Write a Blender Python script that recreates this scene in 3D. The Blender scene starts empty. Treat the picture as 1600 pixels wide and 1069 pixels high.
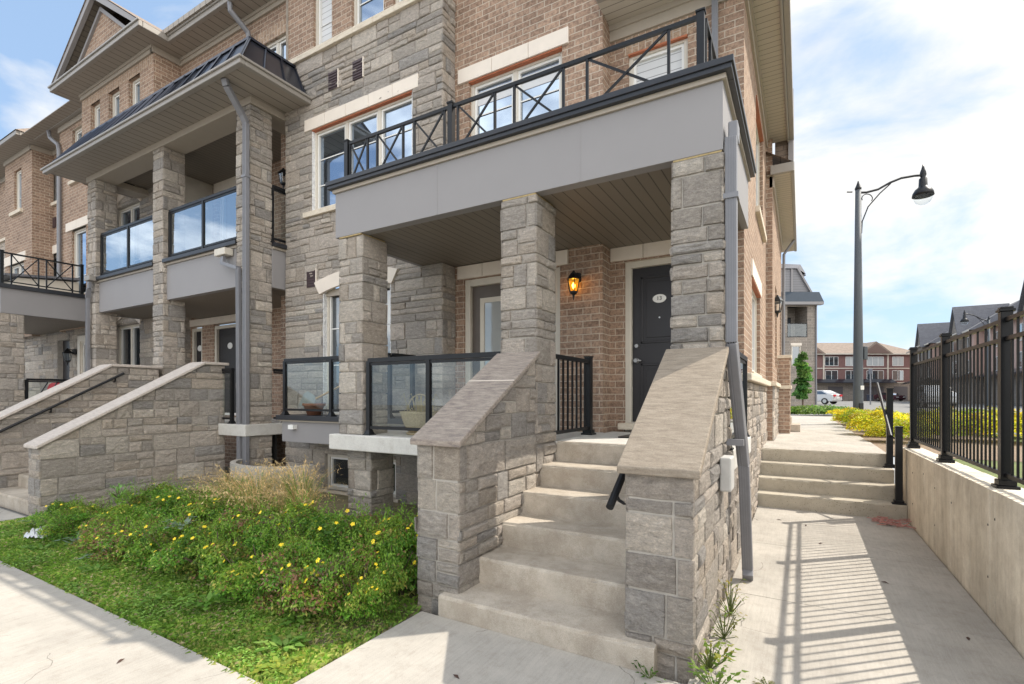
import bpy, math, random
import numpy as np
from mathutils import Vector, Matrix
PI = math.pi
SC = bpy.context.scene
COL = SC.collection
# ------------------------------------------------------------------ camera, sky, sun, exposure
cam_d = bpy.data.cameras.new('camera'); cam = bpy.data.objects.new('camera', cam_d); COL.objects.link(cam)
cam.location = (0, 0, 1.6); cam.rotation_euler = (math.radians(90), 0, math.radians(30.1))
cam_d.sensor_width = 36; cam_d.lens = 17.55; cam_d.shift_y = 0.0528
cam_d.clip_start = 0.05; cam_d.clip_end = 3000
SC.camera = cam
SUN_DIR = Vector((0.655, 0.60, 1.0)).normalized()
elev = math.asin(SUN_DIR.z); azim = math.atan2(SUN_DIR.x, SUN_DIR.y)
sd = bpy.data.lights.new('sun', 'SUN'); sd.energy = 4.3; sd.angle = math.radians(0.5); sd.color = (1.0, 0.93, 0.82)
sun = bpy.data.objects.new('sun', sd); COL.objects.link(sun)
sun.rotation_euler = (-SUN_DIR).to_track_quat('-Z', 'Y').to_euler(); sun.location = (20, 20, 30)
W = bpy.data.worlds.new('World'); SC.world = W; W.use_nodes = True
nt = W.node_tree; N = nt.nodes; L = nt.links; N.clear()
out = N.new('ShaderNodeOutputWorld'); bg = N.new('ShaderNodeBackground'); bg.inputs[1].default_value = 0.13
sky = N.new('ShaderNodeTexSky'); sky.sky_type = 'NISHITA'; sky.sun_disc = False
sky.sun_elevation = elev; sky.sun_rotation = azim; sky.air_density = 1.1; sky.dust_density = 0.6; sky.ozone_density = 1.6
tc = N.new('ShaderNodeTexCoord')
mp = N.new('ShaderNodeMapping'); mp.inputs['Scale'].default_value = (1.0, 1.0, 2.2)
L.new(tc.outputs['Generated'], mp.inputs[0])
n1 = N.new('ShaderNodeTexNoise'); n1.inputs['Scale'].default_value = 2.3; n1.inputs['Detail'].default_value = 9; n1.inputs['Roughness'].default_value = 0.56; n1.inputs['Distortion'].default_value = 0.3
L.new(mp.outputs[0], n1.inputs['Vector'])
sx = N.new('ShaderNodeSeparateXYZ'); L.new(tc.outputs['Generated'], sx.inputs[0])
# more cloud towards +X / +Y (over the street), clear blue towards -X
bx_ = N.new('ShaderNodeMath'); bx_.operation = 'MULTIPLY_ADD'; L.new(sx.outputs[0], bx_.inputs[0]); bx_.inputs[1].default_value = 0.14; bx_.inputs[2].default_value = 0.105
ad = N.new('ShaderNodeMath'); ad.operation = 'ADD'; L.new(n1.outputs['Fac'], ad.inputs[0]); L.new(bx_.outputs[0], ad.inputs[1])
rp = N.new('ShaderNodeValToRGB'); rp.color_ramp.elements[0].position = 0.525; rp.color_ramp.elements[1].position = 0.685
L.new(ad.outputs[0], rp.inputs[0])
n2 = N.new('ShaderNodeTexNoise'); n2.inputs['Scale'].default_value = 4.5; n2.inputs['Detail'].default_value = 6; L.new(mp.outputs[0], n2.inputs['Vector'])
cr = N.new('ShaderNodeValToRGB'); cr.color_ramp.elements[0].position = 0.36; cr.color_ramp.elements[0].color = (5.6, 5.85, 6.3, 1); cr.color_ramp.elements[1].position = 0.6; cr.color_ramp.elements[1].color = (6.9, 6.9, 6.9, 1)
L.new(n2.outputs['Fac'], cr.inputs[0])
mx = N.new('ShaderNodeMix'); mx.data_type = 'RGBA'
L.new(rp.outputs[0], mx.inputs['Factor'])
br = N.new('ShaderNodeMix'); br.data_type = 'RGBA'; br.blend_type = 'MIX'; br.inputs['Factor'].default_value = 0.62; br.inputs['B'].default_value = (3.1, 4.5, 6.6, 1)
L.new(sky.outputs[0], br.inputs['A'])
L.new(br.outputs['Result'], mx.inputs['A'])
# unseen clouds behind the camera brightened, and all clouds warmed, as added fill light
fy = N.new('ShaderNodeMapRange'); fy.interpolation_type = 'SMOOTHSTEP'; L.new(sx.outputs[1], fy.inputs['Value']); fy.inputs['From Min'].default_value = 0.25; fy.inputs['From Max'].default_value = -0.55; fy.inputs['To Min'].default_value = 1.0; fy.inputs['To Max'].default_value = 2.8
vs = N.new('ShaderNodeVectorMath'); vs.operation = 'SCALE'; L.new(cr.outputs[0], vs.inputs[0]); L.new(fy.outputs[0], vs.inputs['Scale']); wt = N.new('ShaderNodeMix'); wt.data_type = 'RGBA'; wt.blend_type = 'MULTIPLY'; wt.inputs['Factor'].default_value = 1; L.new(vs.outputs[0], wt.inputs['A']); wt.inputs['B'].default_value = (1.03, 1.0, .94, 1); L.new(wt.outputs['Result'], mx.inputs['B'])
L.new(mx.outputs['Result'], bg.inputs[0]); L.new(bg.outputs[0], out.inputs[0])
SC.view_settings.view_transform = 'Standard'; SC.view_settings.look = 'None'; SC.view_settings.exposure = 0.37; SC.view_settings.gamma = 1
SC.render.engine = 'CYCLES'
SC.cycles.max_bounces = 8; SC.cycles.transparent_max_bounces = 16; SC.cycles.caustics_reflective = False; SC.cycles.caustics_refractive = False
try: SC.cycles.use_denoising = True
except Exception: pass

# ------------------------------------------------------------------ mesh helpers
class MB:
    def __init__(s): s.v = []; s.f = []; s.c = []; s.cur = (1, 1, 1)
    def face(s, pts, col=None):
        i = len(s.v); s.v.extend([tuple(p) for p in pts]); s.f.append(tuple(range(i, i+len(pts)))); s.c.append(col or s.cur)
    def faces(s, verts, faces, col=None):
        i = len(s.v); s.v.extend([tuple(p) for p in verts])
        for f in faces: s.f.append(tuple(i+k for k in f)); s.c.append(col or s.cur)
    def box(s, x0, x1, y0, y1, z0, z1):
        x0, x1 = min(x0, x1), max(x0, x1); y0, y1 = min(y0, y1), max(y0, y1); z0, z1 = min(z0, z1), max(z0, z1)
        v = [(x0,y0,z0),(x1,y0,z0),(x1,y1,z0),(x0,y1,z0),(x0,y0,z1),(x1,y0,z1),(x1,y1,z1),(x0,y1,z1)]
        s.faces(v, [(0,3,2,1),(4,5,6,7),(0,1,5,4),(1,2,6,5),(2,3,7,6),(3,0,4,7)]); return s
    def prism(s, pts2, fn, a, b):
        """extrude polygon pts2 between fn(p,a) and fn(p,b); either winding"""
        n = len(pts2); A = [fn(p, a) for p in pts2]; B = [fn(p, b) for p in pts2]
        s.faces(A+B, [tuple(range(n-1, -1, -1)), tuple(range(n, 2*n))] + [(i, (i+1) % n, n+(i+1) % n, n+i) for i in range(n)])
        return s
    def bar(s, p, q, w, h=None):
        """square bar from p to q"""
        p = Vector(p); q = Vector(q); d = (q-p).normalized(); up = Vector((0,0,1)) if abs(d.z) < .95 else Vector((0,1,0))
        a = d.cross(up).normalized(); b = a.cross(d).normalized(); h = h or w
        P = [p+a*w/2*i+b*h/2*j for i, j in ((-1,-1),(1,-1),(1,1),(-1,1))]; Q = [x+(q-p) for x in P]
        s.faces(P+Q, [(3,2,1,0),(4,5,6,7),(0,1,5,4),(1,2,6,5),(2,3,7,6),(3,0,4,7)]); return s
    def tube(s, pts, r, n=10, cap=True):
        pts = [Vector(p) for p in pts]; rs = r if isinstance(r, (list, tuple)) else [r]*len(pts)
        rings = []; prev = None
        for i, p in enumerate(pts):
            d = (pts[min(i+1, len(pts)-1)]-pts[max(i-1, 0)]).normalized()
            if prev is None: a = d.cross(Vector((0,0,1)) if abs(d.z) < .9 else Vector((0,1,0))).normalized()
            else: a = (prev-d*prev.dot(d)).normalized()
            prev = a; b = d.cross(a)
            rings.append([p+(a*math.cos(2*PI*k/n)+b*math.sin(2*PI*k/n))*rs[i] for k in range(n)])
        V = [x for R in rings for x in R]; F = []
        for i in range(len(pts)-1):
            for k in range(n): F.append((i*n+k, i*n+(k+1) % n, (i+1)*n+(k+1) % n, (i+1)*n+k))
        if cap: F += [tuple(range(n-1, -1, -1)), tuple(range((len(pts)-1)*n, len(pts)*n))]
        s.faces(V, F); return s
    def rtube(s, pts, w, h):
        """rectangular section following a polyline (downspouts)"""
        for a, b in zip(pts[:-1], pts[1:]): s.bar(a, b, w, h)
        return s
    def lathe(s, prof, c, n=16):
        V = []; F = []
        for r, z in prof:
            for k in range(n): V.append((c[0]+r*math.cos(2*PI*k/n), c[1]+r*math.sin(2*PI*k/n), c[2]+z))
        for i in range(len(prof)-1):
            for k in range(n): F.append((i*n+k, i*n+(k+1) % n, (i+1)*n+(k+1) % n, (i+1)*n+k))
        F.append(tuple(range(n-1, -1, -1))); F.append(tuple(range((len(prof)-1)*n, len(prof)*n)))
        s.faces(V, F); return s

def rough_step(x0, x1, y0, y1, z0, z1, seed, a=.0035, seg=.05):
    r = random.Random(seed); m = MB(); n = max(2, int((x1-x0)/seg)); V = []; b = .014
    for i in range(n+1):
        x = x0+(x1-x0)*i/n; j = r.uniform(-a, a); k = r.uniform(-a, a) if r.random() > .12 else -a*r.uniform(1.5, 4)
        V += [(x, y0+j*.5, z0), (x, y0+j*.4, z1-b*1.6), (x, y0+b*.35-k, z1-b*.4+k), (x, y0+b-k*.5, z1+k*.2), (x, y0+b+.03, z1), (x, y1, z1), (x, y1, z0)]
    F = []
    for i in range(n):
        for q in range(7): F.append((i*7+q, (i+1)*7+q, (i+1)*7+(q+1) % 7, i*7+(q+1) % 7))
    F.append(tuple(range(6, -1, -1))); F.append(tuple(range(n*7, n*7+7))); m.faces(V, F); return m
def root_of(o):
    while o.parent: o = o.parent
    return o
def build(mb, name, mat, parent=None, loc=None, bevel=0, smooth=False, kind=None, label=None, cat=None, group=None):
    o0 = Vector(root_of(parent).location) if parent else Vector(loc or (0, 0, 0))
    me = bpy.data.meshes.new(name)
    me.from_pydata([(v[0]-o0.x, v[1]-o0.y, v[2]-o0.z) for v in mb.v], [], mb.f)
    ca = me.color_attributes.new('Col', 'FLOAT_COLOR', 'CORNER')
    cnt = np.array([len(f) for f in mb.f]); cols = np.array([tuple(c)[:3]+(1,) for c in mb.c], dtype=np.float32)
    ca.data.foreach_set('color', np.repeat(cols, cnt, axis=0).ravel())
    me.materials.append(mat)
    if smooth: me.polygons.foreach_set('use_smooth', [True]*len(me.polygons))
    me.update()
    o = bpy.data.objects.new(name, me); COL.objects.link(o)
    if parent: o.parent = parent
    else: o.location = o0
    if bevel:
        m = o.modifiers.new('bevel', 'BEVEL'); m.width = bevel; m.segments = 2; m.limit_method = 'ANGLE'
    tag(o, label, cat, group, kind)
    return o
def tag(o, label=None, cat=None, group=None, kind=None):
    if label: o['label'] = label
    if cat: o['category'] = cat
    if group: o['group'] = group
    if kind: o['kind'] = kind
    return o
def thing(name, loc, label, cat, group=None):
    o = bpy.data.objects.new(name, None); COL.objects.link(o); o.location = loc
    o.empty_display_size = .3
    return tag(o, label, cat, group)
def quads_mesh(name, Q, cols, mat):
    """Q (n,4,3) array of quads, cols (n,3)"""
    n, k = Q.shape[0], Q.shape[1]
    me = bpy.data.meshes.new(name)
    me.vertices.add(n*k); me.vertices.foreach_set('co', Q.astype(np.float32).ravel())
    me.loops.add(n*k); me.loops.foreach_set('vertex_index', np.arange(n*k, dtype=np.int32))
    me.polygons.add(n); me.polygons.foreach_set('loop_start', np.arange(0, n*k, k, dtype=np.int32))
    me.polygons.foreach_set('loop_total', np.full(n, k, dtype=np.int32))
    me.update(calc_edges=True)
    ca = me.color_attributes.new('Col', 'FLOAT_COLOR', 'CORNER')
    c4 = np.concatenate([cols, np.ones((n, 1))], 1).astype(np.float32)
    ca.data.foreach_set('color', np.repeat(c4, k, axis=0).ravel())
    me.materials.append(mat); return me

# ------------------------------------------------------------------ materials
def newmat(name):
    m = bpy.data.materials.new(name); m.use_nodes = True
    return m, m.node_tree.nodes, m.node_tree.links, m.node_tree.nodes['Principled BSDF']
def ramp(N, L, src, stops):
    r = N.new('ShaderNodeValToRGB'); e = r.color_ramp.elements
    e[0].position, e[0].color = stops[0][0], (*stops[0][1], 1); e[1].position, e[1].color = stops[-1][0], (*stops[-1][1], 1)
    for p, c in stops[1:-1]:
        q = e.new(p); q.color = (*c, 1)
    L.new(src, r.inputs[0]); return r.outputs[0]
def noise(N, L, scale, detail=5, rough=.6, vec=None, vscale=None):
    t = N.new('ShaderNodeTexNoise'); t.inputs['Scale'].default_value = scale; t.inputs['Detail'].default_value = detail; t.inputs['Roughness'].default_value = rough
    if vec is None: vec = N.new('ShaderNodeNewGeometry').outputs['Position']
    if vscale:
        m = N.new('ShaderNodeMapping'); m.inputs['Scale'].default_value = vscale; L.new(vec, m.inputs[0]); vec = m.outputs[0]
    L.new(vec, t.inputs['Vector']); return t.outputs['Fac']
def mixc(N, L, fac, a, b, mode='MIX'):
    m = N.new('ShaderNodeMix'); m.data_type = 'RGBA'; m.blend_type = mode
    for k, v in (('Factor', fac), ('A', a), ('B', b)):
        if isinstance(v, (int, float)): m.inputs[k].default_value = v
        elif isinstance(v, tuple): m.inputs[k].default_value = (*v, 1)
        else: L.new(v, m.inputs[k])
    return m.outputs['Result']
def math_(N, L, op, a, b=None):
    m = N.new('ShaderNodeMath'); m.operation = op
    for i, v in enumerate((a, b)):
        if v is None: continue
        if isinstance(v, (int, float)): m.inputs[i].default_value = v
        else: L.new(v, m.inputs[i])
    return m.outputs[0]
def bump(N, L, b, h, strength=.3, dist=.01):
    n = N.new('ShaderNodeBump'); n.inputs['Strength'].default_value = strength; n.inputs['Distance'].default_value = dist
    L.new(h, n.inputs['Height']); L.new(n.outputs[0], b.inputs['Normal']); return n
def plain(name, col, rough=.5, metal=0, spec=.5, var=.12, nscale=8, bs=.0, fine=0):
    m, N, L, b = newmat(name)
    b.inputs['Roughness'].default_value = rough; b.inputs['Metallic'].default_value = metal; b.inputs['Specular IOR Level'].default_value = spec
    f = noise(N, L, nscale, 6, .65)
    c = ramp(N, L, f, [(.25, tuple(x*(1-var) for x in col)), (.75, tuple(min(1, x*(1+var)) for x in col))])
    L.new(c, b.inputs['Base Color'])
    if bs: bump(N, L, b, noise(N, L, fine or nscale*10, 4), bs, .01)
    return m
def wallcoord(N, L, swap=False):
    """metres along the wall and up, whichever way the wall faces"""
    g = N.new('ShaderNodeNewGeometry'); s = N.new('ShaderNodeSeparateXYZ'); L.new(g.outputs['Position'], s.inputs[0])
    n = N.new('ShaderNodeSeparateXYZ'); L.new(g.outputs['True Normal'], n.inputs[0])
    ax = math_(N, L, 'ABSOLUTE', n.outputs[0]); fac = math_(N, L, 'GREATER_THAN', ax, .5)
    u = N.new('ShaderNodeMix'); u.data_type = 'FLOAT'; L.new(fac, u.inputs[0]); L.new(s.outputs[0], u.inputs[2]); L.new(s.outputs[1], u.inputs[3])
    c = N.new('ShaderNodeCombineXYZ')
    if swap: L.new(s.outputs[2], c.inputs[0]); L.new(u.outputs[0], c.inputs[1])
    else: L.new(u.outputs[0], c.inputs[0]); L.new(s.outputs[2], c.inputs[1])
    return c.outputs[0], g.outputs['Position']
def brickmat(name, c1, c2, mortar, swap=False, w=.222, h=.0857):
    m, N, L, b = newmat(name)
    vec, pos = wallcoord(N, L, swap)
    # hand-laid wobble
    nz = N.new('ShaderNodeTexNoise'); nz.inputs['Scale'].default_value = 9; L.new(pos, nz.inputs['Vector'])
    vm = N.new('ShaderNodeVectorMath'); vm.operation = 'MULTIPLY_ADD'; L.new(nz.outputs['Color'], vm.inputs[0]); vm.inputs[1].default_value = (.008, .008, 0); L.new(vec, vm.inputs[2])
    t = N.new('ShaderNodeTexBrick'); t.inputs['Scale'].default_value = 1; t.inputs['Brick Width'].default_value = w; t.inputs['Row Height'].default_value = h
    t.inputs['Mortar Size'].default_value = .0062; t.inputs['Mortar Smooth'].default_value = .25; t.inputs['Bias'].default_value = 0
    t.inputs['Color1'].default_value = (*c1, 1); t.inputs['Color2'].default_value = (*c2, 1); t.inputs['Mortar'].default_value = (*mortar, 1)
    L.new(vm.outputs[0], t.inputs['Vector'])
    blot = ramp(N, L, noise(N, L, 26, 5, .7, pos), [(.38, (.62, .6, .6)), (.60, (1.12, 1.1, 1.08))])
    blotm = mixc(N, L, t.outputs['Fac'], blot, (1, 1, 1))
    big = ramp(N, L, noise(N, L, 1.1, 4, .5, pos), [(.3, (.9, .9, .9)), (.7, (1.08, 1.07, 1.05))])
    c = mixc(N, L, 1.0, t.outputs['Color'], blotm, 'MULTIPLY'); c = mixc(N, L, 1.0, c, big, 'MULTIPLY')
    L.new(c, b.inputs['Base Color']); b.inputs['Roughness'].default_value = .9; b.inputs['Specular IOR Level'].default_value = .2
    inv = math_(N, L, 'SUBTRACT', 1.0, t.outputs['Fac'])
    h1 = math_(N, L, 'ADD', inv, math_(N, L, 'MULTIPLY', noise(N, L, 60, 5, .7, pos), .5))
    bump(N, L, b, h1, .8, .006)
    return m
def attrmat(name, rough=.9, nz=14, var=.25, bs=.6, bd=.01, layered=True, spec=.2, sat=1):
    m, N, L, b = newmat(name)
    a = N.new('ShaderNodeAttribute'); a.attribute_name = 'Col'
    g = N.new('ShaderNodeNewGeometry').outputs['Position']
    f1 = noise(N, L, nz, 9, .78, g, (1, 1, 2.3) if layered else None)
    v = ramp(N, L, f1, [(.32, (1-var*1.3,)*3), (.44, (1-var*.3,)*3), (.52, (1.0,)*3), (.66, (1+var*1.1,)*3)])
    c = mixc(N, L, 1.0, a.outputs['Color'], v, 'MULTIPLY')
    # pale chisel veins
    rg = math_(N, L, 'ABSOLUTE', math_(N, L, 'SUBTRACT', noise(N, L, nz*.9, 7, .8, g, (1, 1, 1.7) if layered else None), .5))
    c = mixc(N, L, 1.0, c, ramp(N, L, rg, [(.0, (1.30, 1.28, 1.24)), (.022, (1.0, 1.0, 1.0))]), 'MULTIPLY')
    f2 = noise(N, L, nz*6, 5, .75, g)
    v2 = ramp(N, L, f2, [(.35, (.84, .84, .84)), (.65, (1.12, 1.12, 1.12))])
    c = mixc(N, L, 1.0, c, v2, 'MULTIPLY')
    L.new(c, b.inputs['Base Color']); b.inputs['Roughness'].default_value = rough; b.inputs['Specular IOR Level'].default_value = spec
    hh = math_(N, L, 'ADD', f1, math_(N, L, 'MULTIPLY', f2, .35))
    bump(N, L, b, hh, bs, bd)
    return m
M = {}
M['stone'] = attrmat('stone_veneer', .92, 15, .30, 1.0, .04)
M['mortar'] = plain('mortar', (.40, .37, .33), .95, var=.2, nscale=12, bs=.4, spec=.1)
M['brick'] = brickmat('clay_brick', (.41, .29, .215), (.29, .20, .148), (.53, .45, .365))
M['soldier'] = brickmat('brick_soldier', (.45, .33, .24), (.36, .255, .185), (.54, .46, .38), swap=True)
def concrete(name, col, speck=1.0, stain=.18, pits=False, streak=False, broom=False, blots=.0):
    m, N, L, b = newmat(name); g = N.new('ShaderNodeNewGeometry').outputs['Position']
    f = noise(N, L, 1.6, 7, .62, g); c = ramp(N, L, f, [(.3, tuple(x*(1-stain) for x in col)), (.55, col), (.75, tuple(min(1, x*(1+stain*.6)) for x in col))])
    f2 = noise(N, L, 190, 3, .75, g); c = mixc(N, L, 1.0, c, ramp(N, L, f2, [(.3, (1-.2*speck,)*3), (.7, (1+.14*speck,)*3)]), 'MULTIPLY')
    f3 = noise(N, L, 9, 6, .75, g); c = mixc(N, L, 1.0, c, ramp(N, L, f3, [(.28, (.86, .84, .82)), (.5, (1, 1, 1)), (.75, (1.06, 1.06, 1.05))]), 'MULTIPLY')
    if streak:
        f4 = noise(N, L, 3.2, 6, .75, g, (1, 1, .12)); c = mixc(N, L, 1.0, c, ramp(N, L, f4, [(.3, (.76, .74, .70)), (.6, (1.07, 1.07, 1.06))]), 'MULTIPLY')
    h = math_(N, L, 'ADD', f2, f3)
    if broom:
        f5 = noise(N, L, 60, 4, .7, g, (1, .06, 1)); c = mixc(N, L, 1.0, c, ramp(N, L, f5, [(.35, (.93,)*3), (.65, (1.05,)*3)]), 'MULTIPLY'); h = math_(N, L, 'ADD', h, math_(N, L, 'MULTIPLY', f5, .7))
        # hairline cracks and dark specks
        wv = N.new('ShaderNodeTexNoise'); wv.inputs['Scale'].default_value = 1.5; wv.inputs['Detail'].default_value = 8; L.new(g, wv.inputs['Vector'])
        vm = N.new('ShaderNodeVectorMath'); vm.operation = 'MULTIPLY_ADD'; L.new(wv.outputs['Color'], vm.inputs[0]); vm.inputs[1].default_value = (.5, .5, 0); L.new(g, vm.inputs[2])
        vo = N.new('ShaderNodeTexVoronoi'); vo.feature = 'DISTANCE_TO_EDGE'; vo.inputs['Scale'].default_value = .42; L.new(vm.outputs[0], vo.inputs['Vector'])
        ck = math_(N, L, 'LESS_THAN', vo.outputs['Distance'], .0011); msk = math_(N, L, 'GREATER_THAN', noise(N, L, .9, 2, .5, g), .52)
        c = mixc(N, L, math_(N, L, 'MULTIPLY', math_(N, L, 'MULTIPLY', ck, msk), .7), c, tuple(x*.35 for x in col))
        v2 = N.new('ShaderNodeTexVoronoi'); v2.inputs['Scale'].default_value = 9; L.new(g, v2.inputs['Vector'])
        sp_ = math_(N, L, 'LESS_THAN', v2.outputs['Distance'], math_(N, L, 'SUBTRACT', math_(N, L, 'MULTIPLY', noise(N, L, 3.3, 3, .6, g), .16), .062)); c = mixc(N, L, math_(N, L, 'MULTIPLY', sp_, .6), c, (.12, .10, .08))
    if blots:
        f6 = noise(N, L, 4.3, 5, .7, g); c = mixc(N, L, 1.0, c, ramp(N, L, f6, [(.42, (1-blots, 1-blots*1.15, 1-blots*1.3)), (.52, (1, 1, 1)), (.62, (1.08, 1.09, 1.10))]), 'MULTIPLY')
    if pits:
        vo = N.new('ShaderNodeTexVoronoi'); vo.inputs['Scale'].default_value = 34; L.new(g, vo.inputs['Vector'])
        k = N.new('ShaderNodeTexNoise'); k.inputs['Scale'].default_value = 7; L.new(g, k.inputs['Vector'])
        th = math_(N, L, 'MULTIPLY', k.outputs['Fac'], .34)
        p = math_(N, L, 'LESS_THAN', vo.outputs['Distance'], math_(N, L, 'SUBTRACT', th, .02))
        c = mixc(N, L, p, c, tuple(x*.45 for x in col)); h = math_(N, L, 'SUBTRACT', h, p)
    L.new(c, b.inputs['Base Color']); b.inputs['Roughness'].default_value = .93; b.inputs['Specular IOR Level'].default_value = .2
    bump(N, L, b, h, .4, .004); return m
M['pave'] = concrete('pavement_concrete', (.47, .435, .385), broom=True)
M['step'] = concrete('step_concrete', (.50, .44, .365), 1.2, .2, blots=.10)
M['wallc'] = concrete('cast_wall_concrete', (.78, .71, .60), 1, .16, False, True, blots=.04)
M['riser'] = concrete('pitted_step_concrete', (.50, .45, .365), 1, .2, True)
M['slabw'] = concrete('slab_concrete', (.62, .60, .56), 1, .12)
def copingmat(name, base, dark, light):
    m, N, L, b = newmat(name); g = N.new('ShaderNodeNewGeometry').outputs['Position']
    f = noise(N, L, 7, 8, .72, g, (1.2, 5, 5)); c = ramp(N, L, f, [(.3, dark), (.5, base), (.72, light)])
    f2 = noise(N, L, 120, 4, .7, g); c = mixc(N, L, 1.0, c, ramp(N, L, f2, [(.3, (.85,)*3), (.7, (1.15,)*3)]), 'MULTIPLY')
    L.new(c, b.inputs['Base Color']); b.inputs['Roughness'].default_value = .88; b.inputs['Specular IOR Level'].default_value = .2
    bump(N, L, b, math_(N, L, 'ADD', f, math_(N, L, 'MULTIPLY', f2, .3)), .5, .012); return m
M['cop_dark'] = copingmat('weathered_coping', (.29, .245, .21), (.17, .145, .135), (.42, .37, .31))
M['cop_tan'] = copingmat('tan_coping', (.275, .23, .18), (.20, .165, .13), (.35, .30, .24))
M['cop_light'] = copingmat('pale_coping', (.52, .46, .41), (.42, .37, .33), (.60, .55, .49))
M['precast'] = plain('precast_lintel', (.74, .66, .57), .85, var=.05, nscale=5, bs=.12, fine=90, spec=.2)
M['sill'] = copingmat('rock_face_sill', (.64, .56, .45), (.5, .42, .33), (.72, .65, .54))
M['frame'] = plain('window_frame_beige', (.60, .55, .47), .5, var=.04, spec=.4)
M['sash'] = plain('window_sash_white', (.74, .73, .70), .4, var=.03)
M['trim'] = plain('trim_taupe', (.40, .35, .29), .5, var=.04)
M['fascia'] = plain('fascia_panel_grey', (.275, .262, .262), .55, var=.03, nscale=2, spec=.35)
M['black'] = plain('black_metal', (.009, .0095, .011), .38, var=.2, spec=.35)
M['fenceblack'] = plain('fence_black', (.006, .006, .007), .3, var=.2, spec=.2)
M['blackcap'] = plain('black_flashing', (.022, .024, .03), .4, var=.2, spec=.5)
M['spout'] = plain('grey_aluminium_spout', (.20, .20, .215), .42, var=.08, spec=.5)
M['gutter'] = plain('taupe_gutter', (.30, .275, .245), .4, var=.05, spec=.5)
M['foam'] = plain('expanding_foam', (.46, .35, .18), .9, var=.25, nscale=30, bs=.5)
M['white'] = plain('white_plastic', (.78, .77, .74), .5, var=.04)
M['steel'] = plain('brushed_nickel', (.6, .58, .55), .28, metal=1, var=.05)
M['soil'] = plain('garden_soil', (.095, .065, .042), .95, var=.45, nscale=14, bs=.8)
M['dark'] = plain('dark_void', (.012, .011, .010), .9, var=.1)
M['vent'] = plain('vent_purple_brown', (.055, .032, .035), .5, var=.1)
M['rust'] = plain('red_oxide_steel', (.40, .13, .06), .7, var=.2); M['blind'] = None
def groove(name, col, period, axis, depth=.5, rough=.55):
    """slatted soffit: dark grooves every `period` metres across `axis`"""
    m, N, L, b = newmat(name); g = N.new('ShaderNodeNewGeometry'); s = N.new('ShaderNodeSeparateXYZ'); L.new(g.outputs['Position'], s.inputs[0])
    if axis == 'auto':
        pass
    x = math_(N, L, 'DIVIDE', s.outputs['XYZ'.index(axis)], period); fr = math_(N, L, 'FRACT', x)
    d = math_(N, L, 'ABSOLUTE', math_(N, L, 'SUBTRACT', fr, .5)); gr = math_(N, L, 'GREATER_THAN', d, .455)
    per = N.new('ShaderNodeTexWhiteNoise'); per.noise_dimensions = '1D'; L.new(math_(N, L, 'FLOOR', x), per.inputs['W'])
    bc = mixc(N, L, math_(N, L, 'MULTIPLY', per.outputs['Value'], .5), col, tuple(v*.9 for v in col))
    c = mixc(N, L, gr, bc, tuple(v*.35 for v in col)); L.new(c, b.inputs['Base Color']); b.inputs['Roughness'].default_value = rough
    bump(N, L, b, math_(N, L, 'SUBTRACT', 1.0, gr), .5, .006); return m
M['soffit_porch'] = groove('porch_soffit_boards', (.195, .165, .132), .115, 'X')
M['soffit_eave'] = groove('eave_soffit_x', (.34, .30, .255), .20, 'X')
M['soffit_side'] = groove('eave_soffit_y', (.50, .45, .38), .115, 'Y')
M['siding'] = groove('grey_siding', (.22, .215, .225), .18, 'Z')
M['blind'] = groove('zebra_blind', (.62, .62, .62), .10, 'Z', rough=.3)
M['curtain'] = groove('curtain_folds', (.50, .52, .52), .055, 'X', rough=.6)
def shingles(name, col):
    m, N, L, b = newmat(name); vec, pos = wallcoord(N, L)
    t = N.new('ShaderNodeTexBrick'); t.inputs['Scale'].default_value = 1; t.inputs['Brick Width'].default_value = .3; t.inputs['Row Height'].default_value = .1; t.inputs['Mortar Size'].default_value = .006
    t.inputs['Color1'].default_value = (*col, 1); t.inputs['Color2'].default_value = (*[c*.78 for c in col], 1); t.inputs['Mortar'].default_value = (*[c*.45 for c in col], 1)
    L.new(vec, t.inputs['Vector'])
    c = mixc(N, L, 1.0, t.outputs['Color'], ramp(N, L, noise(N, L, 40, 4, .8, pos), [(.3, (.8,)*3), (.7, (1.2,)*3)]), 'MULTIPLY')
    L.new(c, b.inputs['Base Color']); b.inputs['Roughness'].default_value = .95; return m
M['shingle'] = shingles('brown_shingles', (.30, .235, .19)); M['shingle_grey'] = shingles('grey_shingles', (.16, .16, .175))
M['seam'] = plain('standing_seam_metal', (.045, .05, .068), .28, metal=.6, var=.1, nscale=2)
def glassmat(name, tint, refl=.3, rough=.02, dark=(.02, .025, .03)):
    m, N, L, b = newmat(name); b.inputs['Base Color'].default_value = (*dark, 1); b.inputs['Roughness'].default_value = .15
    gl = N.new('ShaderNodeBsdfGlossy'); gl.inputs['Color'].default_value = (*tint, 1); gl.inputs['Roughness'].default_value = rough
    fr = N.new('ShaderNodeFresnel'); fr.inputs['IOR'].default_value = 1.5
    wob = N.new('ShaderNodeBump'); wob.inputs['Strength'].default_value = .05; wob.inputs['Distance'].default_value = .02
    L.new(noise(N, L, 1.3, 1, .3), wob.inputs['Height']); L.new(wob.outputs[0], gl.inputs['Normal'])
    k = math_(N, L, 'ADD', fr.outputs[0], refl); k = math_(N, L, 'MINIMUM', k, 1.0)
    ms = N.new('ShaderNodeMixShader'); L.new(k, ms.inputs[0]); L.new(b.outputs[0], ms.inputs[1]); L.new(gl.outputs[0], ms.inputs[2])
    L.new(ms.outputs[0], N['Material Output'].inputs[0]); return m
M['pane'] = glassmat('window_glass', (.62, .76, .95), .38)
M['pane_dark'] = glassmat('dim_window_glass', (.8, .85, .9), .12)
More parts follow.
